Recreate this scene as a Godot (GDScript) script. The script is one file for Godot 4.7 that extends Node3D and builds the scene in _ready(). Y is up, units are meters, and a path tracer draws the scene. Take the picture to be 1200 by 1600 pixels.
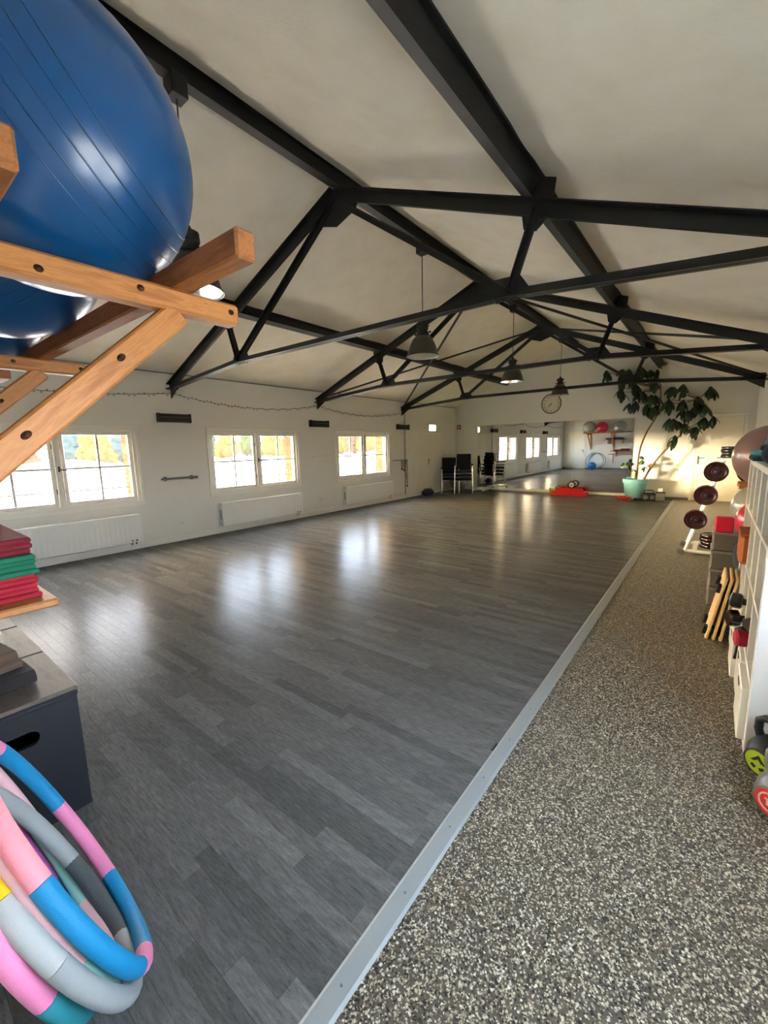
extends Node3D
# A former industrial hall used as a fitness studio. x runs to the right, -z towards the mirror wall, y up, metres.

const XL := -7.007          # room face of the left wall
const XR := 0.70            # room face of the right wall
const ZB := -12.955         # room face of the far wall
const ZF := 0.12            # room face of the near wall
const XD := -3.207          # ridge
const YA := 2.511           # truss foot
const YD := 4.017           # truss apex
const YC := 2.666           # tie of the truss
const XC := -5.051
const TB := 0.464
const SLOPE := (YD - YA) / (XD - XL)
const EAVE := 2.745
const TRUSS_Z := [-3.402, -6.607, -9.812]
const XS := -0.741          # edge of the laminate
const XT := -0.675          # edge of the terrazzo
const SUN_TO := Vector3(-1.33, 0.085, 1.0)

var rng := RandomNumberGenerator.new()
var used := {}
var M := {}


class MB:
	var v := PackedVector3Array()
	var n := PackedVector3Array()
	var c := PackedColorArray()
	var i := PackedInt32Array()
	var col := Color.WHITE

	func tri(a: Vector3, b: Vector3, d: Vector3, na: Vector3, nb: Vector3, nd: Vector3) -> void:
		var k := v.size()
		v.append(a); v.append(b); v.append(d)
		n.append(na); n.append(nb); n.append(nd)
		for q in 3:
			c.append(col)
		if (b - a).cross(d - a).dot(na + nb + nd) > 0.0:
			i.append(k); i.append(k + 2); i.append(k + 1)
		else:
			i.append(k); i.append(k + 1); i.append(k + 2)

	func face(p: Array, inside: Vector3) -> void:
		var mid := Vector3.ZERO
		for q in p:
			mid += q
		mid /= p.size()
		var no: Vector3 = (p[1] - p[0]).cross(p[2] - p[0]).normalized()
		if no.dot(mid - inside) < 0.0:
			no = -no
		for k in range(1, p.size() - 1):
			tri(p[0], p[k], p[k + 1], no, no, no)

	func quad_n(a: Vector3, b: Vector3, d: Vector3, e: Vector3, no: Vector3) -> void:
		tri(a, b, d, no, no, no)
		tri(a, d, e, no, no, no)

	func box(at: Vector3, size: Vector3, bev := 0.0, bas := Basis()) -> void:
		var h := size / 2.0
		var b: float = minf(bev, minf(h.x, minf(h.y, h.z)) * 0.49)
		var P := func(s: Vector3, ax: int) -> Vector3:
			var q := Vector3(s.x * (h.x - b), s.y * (h.y - b), s.z * (h.z - b))
			q[ax] = s[ax] * h[ax]
			return at + bas * q
		for ax in 3:
			var u := (ax + 1) % 3
			var w := (ax + 2) % 3
			for sg in [-1.0, 1.0]:
				var pts := []
				for k in [[-1.0, -1.0], [1.0, -1.0], [1.0, 1.0], [-1.0, 1.0]]:
					var s := Vector3()
					s[ax] = sg
					s[u] = k[0]
					s[w] = k[1]
					pts.append(P.call(s, ax))
				face(pts, at)
			if b > 0.0:
				for s1 in [-1.0, 1.0]:
					for s2 in [-1.0, 1.0]:
						var lo := Vector3()
						lo[u] = s1
						lo[w] = s2
						var hi := lo
						lo[ax] = -1.0
						hi[ax] = 1.0
						face([P.call(lo, u), P.call(hi, u), P.call(hi, w), P.call(lo, w)], at)
		if b > 0.0:
			for sx in [-1.0, 1.0]:
				for sy in [-1.0, 1.0]:
					for sz in [-1.0, 1.0]:
						var s := Vector3(sx, sy, sz)
						face([P.call(s, 0), P.call(s, 1), P.call(s, 2)], at)

	# profile in local xy, extruded along local z from 0 to depth
	func prism(poly: PackedVector2Array, depth: float, t := Transform3D()) -> void:
		var p := poly
		if Geometry2D.is_polygon_clockwise(p):
			p = p.duplicate()
			p.reverse()
		var m := p.size()
		for k in m:
			var a := p[k]
			var b := p[(k + 1) % m]
			var d := (b - a).normalized()
			var no: Vector3 = t.basis * Vector3(d.y, -d.x, 0)
			no = no.normalized()
			quad_n(t * Vector3(a.x, a.y, 0), t * Vector3(b.x, b.y, 0), t * Vector3(b.x, b.y, depth), t * Vector3(a.x, a.y, depth), no)
		var ts := Geometry2D.triangulate_polygon(p)
		var nz: Vector3 = (t.basis * Vector3(0, 0, 1)).normalized()
		for k in range(0, ts.size(), 3):
			for e in [[0.0, -nz], [depth, nz]]:
				tri(t * Vector3(p[ts[k]].x, p[ts[k]].y, e[0]), t * Vector3(p[ts[k + 1]].x, p[ts[k + 1]].y, e[0]), t * Vector3(p[ts[k + 2]].x, p[ts[k + 2]].y, e[0]), e[1], e[1], e[1])

	func lathe(prof: Array, segs := 32, t := Transform3D(), smooth := 50.0) -> void:
		var m := prof.size()
		var ns := []
		for k in m - 1:
			var d: Vector2 = (prof[k + 1] - prof[k]).normalized()
			ns.append(Vector2(d.y, -d.x))
		for k in m - 1:
			var n0: Vector2 = ns[k]
			var n1: Vector2 = ns[k]
			if k > 0 and absf(rad_to_deg(ns[k].angle_to(ns[k - 1]))) < smooth:
				n0 = (ns[k] + ns[k - 1]).normalized()
			if k < m - 2 and absf(rad_to_deg(ns[k].angle_to(ns[k + 1]))) < smooth:
				n1 = (ns[k] + ns[k + 1]).normalized()
			for s in segs:
				var a0 := TAU * s / segs
				var a1 := TAU * (s + 1) / segs
				var R := func(q: Vector2, a: float) -> Vector3: return t * Vector3(q.x * cos(a), q.y, q.x * sin(a))
				var N := func(q: Vector2, a: float) -> Vector3: return (t.basis * Vector3(q.x * cos(a), q.y, q.x * sin(a))).normalized()
				var A: Vector3 = R.call(prof[k], a0)
				var B: Vector3 = R.call(prof[k], a1)
				var C: Vector3 = R.call(prof[k + 1], a1)
				var D: Vector3 = R.call(prof[k + 1], a0)
				if prof[k].x > 0.00001:
					tri(A, B, C, N.call(n0, a0), N.call(n0, a1), N.call(n1, a1))
				if prof[k + 1].x > 0.00001:
					tri(A, C, D, N.call(n0, a0), N.call(n1, a1), N.call(n1, a0))

	func ball(at: Vector3, r: float, segs := 24, sq := Vector3.ONE) -> void:
		var prof := []
		var m := segs / 2
		for k in m + 1:
			var a := -PI / 2 + PI * k / m
			prof.append(Vector2(r * maxf(cos(a), 0.0) if k > 0 and k < m else 0.0, r * sin(a)))
		lathe(prof, segs, Transform3D(Basis.from_scale(sq), at), 90.0)

	func tube(p: Array, r, sides := 8, closed := false, caps := true) -> void:
		var m := p.size()
		var tang := []
		for k in m:
			var a: Vector3 = p[(k - 1 + m) % m] if closed or k > 0 else p[0]
			var b: Vector3 = p[(k + 1) % m] if closed or k < m - 1 else p[m - 1]
			tang.append((b - a).normalized())
		var t0: Vector3 = tang[0]
		var nx: Vector3 = t0.cross(Vector3.UP if absf(t0.y) < 0.9 else Vector3.RIGHT).normalized()
		var rings := []
		for k in m:
			var t: Vector3 = tang[k]
			nx = (nx - t * nx.dot(t)).normalized()
			var ny := t.cross(nx)
			var ring := []
			var rr: float = r[k] if r is Array else r
			for s in sides:
				var a := TAU * s / sides
				var d: Vector3 = nx * cos(a) + ny * sin(a)
				ring.append([p[k] + d * rr, d])
			rings.append(ring)
		for k in (m if closed else m - 1):
			var k2 := (k + 1) % m
			for s in sides:
				var s2 := (s + 1) % sides
				var A = rings[k][s]
				var B = rings[k][s2]
				var C = rings[k2][s2]
				var D = rings[k2][s]
				tri(A[0], B[0], C[0], A[1], B[1], C[1])
				tri(A[0], C[0], D[0], A[1], C[1], D[1])
		if caps and not closed:
			for e in [0, m - 1]:
				var no: Vector3 = -tang[0] if e == 0 else tang[m - 1]
				for s in range(1, sides - 1):
					tri(rings[e][0][0], rings[e][s][0], rings[e][s + 1][0], no, no, no)

	func mesh(mat: Material) -> ArrayMesh:
		var a := []
		a.resize(Mesh.ARRAY_MAX)
		a[Mesh.ARRAY_VERTEX] = v
		a[Mesh.ARRAY_NORMAL] = n
		a[Mesh.ARRAY_COLOR] = c
		a[Mesh.ARRAY_INDEX] = i
		var o := ArrayMesh.new()
		o.add_surface_from_arrays(Mesh.PRIMITIVE_TRIANGLES, a)
		o.surface_set_material(0, mat)
		return o


# ---------------------------------------------------------------- materials
func noise(freq: float, type := FastNoiseLite.TYPE_SIMPLEX_SMOOTH, octaves := 4, s := 1) -> FastNoiseLite:
	var f := FastNoiseLite.new()
	f.noise_type = type
	f.frequency = freq
	f.fractal_octaves = octaves
	f.seed = s
	return f


func ramp(cols: Array, hard := false) -> Gradient:
	var g := Gradient.new()
	var off := PackedFloat32Array()
	var cc := PackedColorArray()
	for e in cols:
		off.append(e[0])
		cc.append(e[1])
	g.offsets = off
	g.colors = cc
	if hard:
		g.interpolation_mode = Gradient.GRADIENT_INTERPOLATE_CONSTANT
	return g


func noise_tex(f: FastNoiseLite, size := 512, g: Gradient = null) -> NoiseTexture2D:
	var t := NoiseTexture2D.new()
	t.width = size
	t.height = size
	t.seamless = true
	t.noise = f
	if g:
		t.color_ramp = g
	return t


func rgb(r: float, g: float, b: float) -> Color:
	return Color(r / 255.0, g / 255.0, b / 255.0)


func mat(called: String, col: Color, rough := 0.6, metal := 0.0) -> StandardMaterial3D:
	var m := StandardMaterial3D.new()
	m.resource_name = called
	m.albedo_color = col
	m.roughness = rough
	m.metallic = metal
	M[called] = m
	return m


func triplanar(m: StandardMaterial3D, scale: Vector3, world := false) -> void:
	m.uv1_triplanar = true
	m.uv1_world_triplanar = world
	m.uv1_scale = scale
	m.uv1_triplanar_sharpness = 8.0


func relief(m: StandardMaterial3D, t: Texture2D, cm: float) -> void:
	m.heightmap_enabled = true
	m.heightmap_texture = t
	m.heightmap_scale = cm


func wood(called: String, a: Color, b: Color, rough := 0.6, s := 3) -> void:
	var m := mat(called, Color.WHITE, rough)
	var f := noise(0.012, FastNoiseLite.TYPE_SIMPLEX_SMOOTH, 4, s)
	f.domain_warp_enabled = true
	f.domain_warp_amplitude = 45.0
	f.domain_warp_frequency = 0.008
	var mid := a.lerp(b, 0.5)
	m.albedo_texture = noise_tex(f, 512, ramp([[0.0, b], [0.3, mid], [0.45, a], [0.52, mid], [0.62, a], [0.7, a.lerp(b, 0.3)], [1.0, a.lightened(0.05)]]))
	triplanar(m, Vector3(0.55, 4.0, 4.0))


func make_materials() -> void:
	var fine := noise_tex(noise(0.05, FastNoiseLite.TYPE_SIMPLEX_SMOOTH, 5, 5), 512)
	var m := mat("plaster", rgb(220, 218, 209), 0.85)
	relief(m, fine, 0.1)
	triplanar(m, Vector3.ONE * 0.9, true)
	m = mat("ceiling_plaster", Color.WHITE, 0.9)
	m.albedo_texture = noise_tex(noise(0.006, FastNoiseLite.TYPE_SIMPLEX_SMOOTH, 5, 11), 512, ramp([[0.0, rgb(226, 219, 201)], [0.5, rgb(232, 226, 210)], [1.0, rgb(236, 231, 217)]]))
	relief(m, fine, 0.12)
	triplanar(m, Vector3.ONE * 0.7, true)
	mat("white_paint", rgb(226, 224, 214), 0.4)
	mat("white_gloss", rgb(232, 231, 226), 0.3)
	mat("door_paint", rgb(224, 220, 206), 0.4)
	mat("radiator", rgb(228, 228, 222), 0.35)
	mat("steel_black", rgb(21, 21, 22), 0.5)
	mat("iron_black", rgb(18, 18, 19), 0.45)
	mat("rubber", rgb(22, 22, 24), 0.7)
	mat("chrome", rgb(215, 215, 215), 0.18, 1.0)
	mat("steel_grey", rgb(120, 120, 118), 0.4, 0.6)
	mat("aluminium", rgb(150, 154, 152), 0.5, 0.2)
	m = mat("mirror", Color(0.9, 0.91, 0.9), 0.0, 1.0)
	m = mat("glass", Color(1, 1, 1, 0.06), 0.02)
	m.transparency = BaseMaterial3D.TRANSPARENCY_ALPHA
	m = mat("lamp_glass", Color(0.95, 0.95, 0.92, 0.25), 0.05)
	m.transparency = BaseMaterial3D.TRANSPARENCY_ALPHA
	mat("lamp_shade", rgb(62, 54, 46), 0.35)
	mat("lamp_inside", rgb(205, 202, 190), 0.5)
	wood("pine", rgb(192, 132, 74), rgb(156, 96, 48), 0.5, 3)
	wood("pine_dark", rgb(172, 112, 62), rgb(128, 78, 40), 0.6, 9)
	wood("shelf_wood", rgb(178, 122, 68), rgb(140, 90, 48), 0.5, 4)
	wood("grey_wood", rgb(104, 94, 84), rgb(76, 68, 62), 0.6, 6)
	wood("birch", rgb(226, 196, 140), rgb(206, 172, 116), 0.5, 8)
	m = mat("knot", rgb(92, 54, 28), 0.7)
	# laminate: tone from the vertex colour of each strip, grain from the texture
	m = mat("laminate", Color.WHITE, 0.255)
	m.metallic_specular = 0.09
	m.vertex_color_use_as_albedo = true
	var f := noise(0.014, FastNoiseLite.TYPE_SIMPLEX_SMOOTH, 5, 21)
	f.domain_warp_enabled = true
	f.domain_warp_amplitude = 60.0
	f.domain_warp_frequency = 0.006
	m.albedo_texture = noise_tex(f, 1024, ramp([[0.0, rgb(150, 150, 150)], [0.36, rgb(196, 197, 198)], [0.44, rgb(166, 167, 168)], [0.52, rgb(214, 215, 216)], [0.6, rgb(190, 190, 192)], [1.0, rgb(232, 232, 232)]]))
	relief(m, noise_tex(noise(0.02, FastNoiseLite.TYPE_SIMPLEX_SMOOTH, 4, 23), 512), 0.035)
	triplanar(m, Vector3(0.7, 5.0, 5.0), true)
	# terrazzo: cells of light and dark chips
	var im := terrazzo(1024)
	m = mat("terrazzo", Color.WHITE, 0.42)
	m.albedo_texture = ImageTexture.create_from_image(im)
	triplanar(m, Vector3(0.85, 0.85, 0.85), true)
	m.uv1_offset = Vector3(0.13, 0.0, 0.37)
	mat("joint", rgb(44, 45, 46), 0.8)
	for q in [["ball_blue", rgb(0, 72, 128)], ["ball_silver", rgb(150, 150, 142)], ["ball_red", rgb(186, 22, 52)], ["ball_mauve", rgb(140, 112, 108)], ["ball_azure", rgb(28, 110, 190)], ["ball_crimson", rgb(205, 30, 62)]]:
		m = mat(q[0], q[1], 0.3)
		m.clearcoat_enabled = true
		m.clearcoat = 0.4
		m.clearcoat_roughness = 0.2
	for q in [["foam_dark_red", rgb(116, 20, 38)], ["foam_green", rgb(8, 104, 76)], ["foam_red", rgb(158, 16, 42)], ["foam_blue", rgb(20, 70, 140)], ["foam_pink", rgb(214, 34, 78)], ["foam_grey", rgb(118, 116, 114)], ["foam_scarlet", rgb(190, 18, 36)]]:
		m = mat(q[0], q[1], 0.8)
		relief(m, fine, 0.1)
		triplanar(m, Vector3.ONE * 6.0)
	for q in [["hoop_pink", rgb(232, 132, 172)], ["hoop_blue", rgb(0, 128, 178)], ["hoop_pale", rgb(226, 178, 178)], ["hoop_mint", rgb(146, 200, 186)], ["hoop_grey", rgb(150, 154, 152)], ["hoop_black", rgb(70, 74, 74)], ["hoop_purple", rgb(190, 104, 172)], ["hoop_yellow", rgb(240, 196, 20)], ["hoop_white", rgb(172, 174, 170)], ["hoop_teal", rgb(40, 140, 150)], ["hoop_salmon", rgb(246, 150, 160)]]:
		m = mat(q[0], q[1], 0.6)
		relief(m, fine, 0.08)
		triplanar(m, Vector3.ONE * 8.0)
	var weave := noise_tex(noise(0.09, FastNoiseLite.TYPE_VALUE, 3, 31), 256)
	for q in [["wool_brown", rgb(92, 74, 60)], ["wool_black", rgb(38, 34, 34)], ["wool_cream", rgb(206, 196, 168)], ["cloth_teal", rgb(70, 150, 160)], ["cloth_navy", rgb(34, 42, 54)], ["cloth_grey", rgb(120, 116, 108)], ["seat_black", rgb(20, 19, 21)], ["bag_navy", rgb(28, 34, 52)], ["cloth_petrol", rgb(30, 72, 88)]]:
		m = mat(q[0], q[1], 0.9)
		m.rim_enabled = true
		m.rim = 0.3
		relief(m, weave, 0.2)
		triplanar(m, Vector3.ONE * 5.0)
	mat("crate_black", rgb(25, 27, 32), 0.5)
	mat("plastic_black", rgb(26, 26, 28), 0.4)
	mat("plastic_white", rgb(228, 228, 224), 0.35)
	mat("plate_red", rgb(32, 9, 11), 0.22)
	mat("plate_black", rgb(24, 20, 24), 0.3)
	mat("orange_box", rgb(176, 92, 32), 0.6)
	mat("lime", rgb(168, 196, 34), 0.5)
	mat("signal_red", rgb(214, 60, 48), 0.5)
	mat("kettle_grey", rgb(104, 108, 106), 0.4)
	mat("kettle_black", rgb(24, 25, 27), 0.55)
	mat("pot_teal", rgb(118, 178, 188), 0.45)
	mat("soil", rgb(50, 38, 28), 0.95)
	mat("bark", rgb(112, 78, 52), 0.8)
	m = mat("leaf", rgb(32, 48, 29), 0.35)
	m.backlight_enabled = true
	m.backlight = rgb(40, 70, 20)
	m = mat("leaf_light", rgb(74, 98, 66), 0.4)
	m.backlight_enabled = true
	m.backlight = rgb(40, 70, 20)
	mat("clock_face", rgb(206, 200, 184), 0.5)
	mat("clock_rim", rgb(96, 90, 78), 0.4)
	mat("fire_red", rgb(170, 40, 30), 0.5)
	m = mat("exit_glow", rgb(214, 236, 190), 0.4)
	m.emission_enabled = true
	m.emission = rgb(232, 246, 200)
	m.emission_energy_multiplier = 1.3
	m = mat("exit_green", rgb(0, 120, 60), 0.4)
	m.emission_enabled = true
	m.emission = rgb(40, 150, 70)
	m.emission_energy_multiplier = 0.5
	mat("mortar", rgb(84, 72, 62), 0.9)
	for k in 4:
		m = mat("brick_%d" % k, [rgb(104, 44, 28), rgb(94, 37, 23), rgb(112, 52, 34), rgb(86, 38, 27)][k], 0.9)
		relief(m, fine, 0.3)
		triplanar(m, Vector3.ONE * 5.0)
	# outdoors
	m = mat("sand", Color.WHITE, 0.95)
	m.albedo_texture = noise_tex(noise(0.01, FastNoiseLite.TYPE_SIMPLEX_SMOOTH, 6, 41), 1024, ramp([[0.0, rgb(160, 148, 130)], [0.45, rgb(194, 185, 168)], [0.6, rgb(208, 200, 186)], [1.0, rgb(220, 214, 202)]]))
	triplanar(m, Vector3.ONE * 0.08, true)
	mat("pale_sand", rgb(196, 192, 184), 0.95)
	mat("foliage_green", rgb(40, 48, 30), 0.9)
	mat("foliage_yellow", rgb(62, 54, 28), 0.9)
	mat("foliage_blue", rgb(40, 50, 48), 0.9)
	mat("foliage_brown", rgb(60, 44, 32), 0.9)
	for q in ["sand", "pale_sand", "foliage_green", "foliage_yellow", "foliage_blue", "foliage_brown", "mortar", "brick_0", "brick_1", "brick_2", "brick_3"]:
		M[q].metallic_specular = 0.05


func terrazzo(size: int) -> Image:
	# chips dropped one over another; the image wraps round its edges
	var r := RandomNumberGenerator.new()
	r.seed = 77
	var im := Image.create(size, size, false, Image.FORMAT_RGB8)
	im.fill(rgb(86, 77, 64))
	var pale := [rgb(208, 198, 174), rgb(184, 172, 146), rgb(228, 220, 200), rgb(162, 150, 126), rgb(198, 184, 152)]
	var dark := [rgb(30, 28, 26), rgb(46, 42, 36), rgb(64, 58, 50), rgb(22, 22, 22)]
	var mid := [rgb(120, 110, 94), rgb(104, 98, 86), rgb(134, 122, 102)]
	for k in 42000:
		var pick := r.randf()
		var col: Color = (pale[r.randi() % 5] if pick < 0.54 else dark[r.randi() % 4] if pick < 0.9 else mid[r.randi() % 3])
		col = col.darkened(r.randf() * 0.15)
		var cx := r.randi() % size
		var cy := r.randi() % size
		var ra := r.randf_range(1.5, 3.9) if k > 4000 else r.randf_range(3.0, 5.5)
		var asp := r.randf_range(0.6, 1.0)
		var an := r.randf() * PI
		var ca := cos(an)
		var sa := sin(an)
		var R := int(ceil(ra))
		var cut := r.randf_range(0.55, 1.0)
		for y in range(-R, R + 1):
			for x in range(-R, R + 1):
				var u := (x * ca + y * sa) / ra
				var w := (-x * sa + y * ca) / (ra * asp)
				if u * u + w * w <= 1.0 and u + 0.4 * w < cut and w - 0.3 * u < cut:
					im.set_pixel((cx + x + size) % size, (cy + y + size) % size, col)
	return im


# ---------------------------------------------------------------- scene helpers
func numbered(called: String) -> String:
	if not used.has(called):
		used[called] = 0
		return called
	used[called] += 1
	return "%s_%03d" % [called, used[called]]


func tag(o: Node, label: String, category: String, group := "") -> void:
	o.set_meta("label", label)
	o.set_meta("category", category)
	if group:
		o.set_meta("group", group)


func thing(called: String, label: String, category: String, at := Vector3.ZERO, turn := 0.0, group := "") -> Node3D:
	var o := Node3D.new()
	o.name = numbered(called)
	add_child(o)
	o.position = at
	o.rotation.y = turn
	tag(o, label, category, group)
	return o


func part(parent: Node, called: String, b, m, t := Transform3D()) -> MeshInstance3D:
	var o := MeshInstance3D.new()
	o.name = called if parent != self else numbered(called)
	o.mesh = b.mesh(M[m] if m is String else m) if b is MB else b
	parent.add_child(o, true)
	o.transform = t
	return o


func structure(called: String, b, m, label := "", t := Transform3D()) -> MeshInstance3D:
	var o := part(self, called, b, m, t)
	o.set_meta("kind", "structure")
	if label:
		o.set_meta("label", label)
	return o


func structure_root(called: String, label: String, t := Transform3D()) -> Node3D:
	var o := Node3D.new()
	o.name = numbered(called)
	add_child(o)
	o.transform = t
	o.set_meta("kind", "structure")
	o.set_meta("label", label)
	return o


func at(x: float, y: float, z: float) -> Transform3D:
	return Transform3D(Basis(), Vector3(x, y, z))


func along(a: Vector3, b: Vector3, up := Vector3.UP) -> Transform3D:
	# local x from a to b, origin in the middle
	var x := (b - a).normalized()
	var z := x.cross(up).normalized()
	var y := z.cross(x)
	return Transform3D(Basis(x, y, z), (a + b) / 2.0)


func bar(size: Vector3, bev := 0.004) -> MB:
	var b := MB.new()
	b.box(Vector3.ZERO, size, bev)
	return b


# ---------------------------------------------------------------- camera, sky, sun
func make_light() -> void:
	var cam := Camera3D.new()
	cam.name = "camera"
	add_child(cam)
	var yaw := deg_to_rad(38.1603)
	var pitch := deg_to_rad(-8.8937)
	var roll := deg_to_rad(-1.2506)
	var fw := Vector3(-sin(yaw) * cos(pitch), sin(pitch), -cos(yaw) * cos(pitch))
	var rt := Vector3(cos(yaw), 0, -sin(yaw))
	var up := rt.cross(fw)
	var r2 := rt * cos(roll) + up * sin(roll)
	var u2 := up * cos(roll) - rt * sin(roll)
	cam.transform = Transform3D(Basis(r2, u2, -fw), Vector3(0, 1.5, 0))
	cam.fov = rad_to_deg(2.0 * atan(800.0 / 653.689))
	cam.near = 0.05
	cam.far = 600.0
	cam.current = true

	var env := Environment.new()
	env.background_mode = Environment.BG_SKY
	var sky := Sky.new()
	var sm := ProceduralSkyMaterial.new()
	sm.sky_top_color = rgb(164, 184, 209)
	sm.sky_horizon_color = rgb(224, 228, 230)
	sm.sky_curve = 0.12
	sm.ground_bottom_color = rgb(110, 104, 96)
	sm.ground_horizon_color = rgb(200, 196, 190)
	sm.sky_energy_multiplier = 2.4
	sm.ground_energy_multiplier = 1.5
	sm.sun_angle_max = 90.0
	sm.sun_curve = 0.5
	sky.sky_material = sm
	env.sky = sky
	env.tonemap_mode = Environment.TONE_MAPPER_LINEAR
	env.tonemap_exposure = 9.6
	env.sdfgi_enabled = true
	env.ssao_enabled = true
	env.ssil_enabled = true
	var we := WorldEnvironment.new()
	we.name = "world_environment"
	we.environment = env
	add_child(we)

	var sun := DirectionalLight3D.new()
	sun.name = "sun"
	add_child(sun)
	var z := SUN_TO.normalized()
	var x := Vector3.UP.cross(z).normalized()
	sun.transform = Transform3D(Basis(x, z.cross(x), z), Vector3(0, 6, 0))
	sun.light_color = rgb(255, 236, 200)
	sun.light_energy = 0.85
	sun.light_angular_distance = 6.0
	sun.shadow_enabled = true
	sun.sky_mode = DirectionalLight3D.SKY_MODE_LIGHT_ONLY
	# the glow that the low, hazy sun spreads over its side of the sky
	var haze := DirectionalLight3D.new()
	haze.name = "sun_glow_in_sky"
	add_child(haze)
	haze.transform = sun.transform
	haze.light_color = rgb(255, 212, 134)
	haze.light_energy = 17.0
	haze.light_angular_distance = 6.0
	haze.sky_mode = DirectionalLight3D.SKY_MODE_SKY_ONLY


# ---------------------------------------------------------------- room shell
const WIN_Z := [-1.78, -4.985, -8.18]
const WIN_HALF := 1.0
const WIN_Y0 := 0.732
const WIN_Y1 := 1.846
const RWIN_Z := [-1.2]
const RWIN_HALF := 0.8


func roof_y(x: float) -> float:
	return EAVE + SLOPE * (minf(x, 2.0 * XD - x) - XL)


func wall_with_holes(b: MB, x0: float, x1: float, holes: Array, y_top: float, grow: float) -> void:
	# boxes round the openings of a long wall; holes: [z centre, half width]
	var z_hi := ZF + 0.2
	for h in holes:
		var a: float = h[0] + h[1] + grow
		var e: float = h[0] - h[1] - grow
		b.box(Vector3((x0 + x1) / 2, y_top / 2, (z_hi + a) / 2), Vector3(x1 - x0, y_top, z_hi - a))
		b.box(Vector3((x0 + x1) / 2, (WIN_Y0 - grow) / 2, (a + e) / 2), Vector3(x1 - x0, WIN_Y0 - grow, a - e))
		b.box(Vector3((x0 + x1) / 2, (y_top + WIN_Y1 + grow) / 2, (a + e) / 2), Vector3(x1 - x0, y_top - WIN_Y1 - grow, a - e))
		z_hi = e
	var z_lo := ZB - 0.2
	b.box(Vector3((x0 + x1) / 2, y_top / 2, (z_hi + z_lo) / 2), Vector3(x1 - x0, y_top, z_hi - z_lo))


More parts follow.
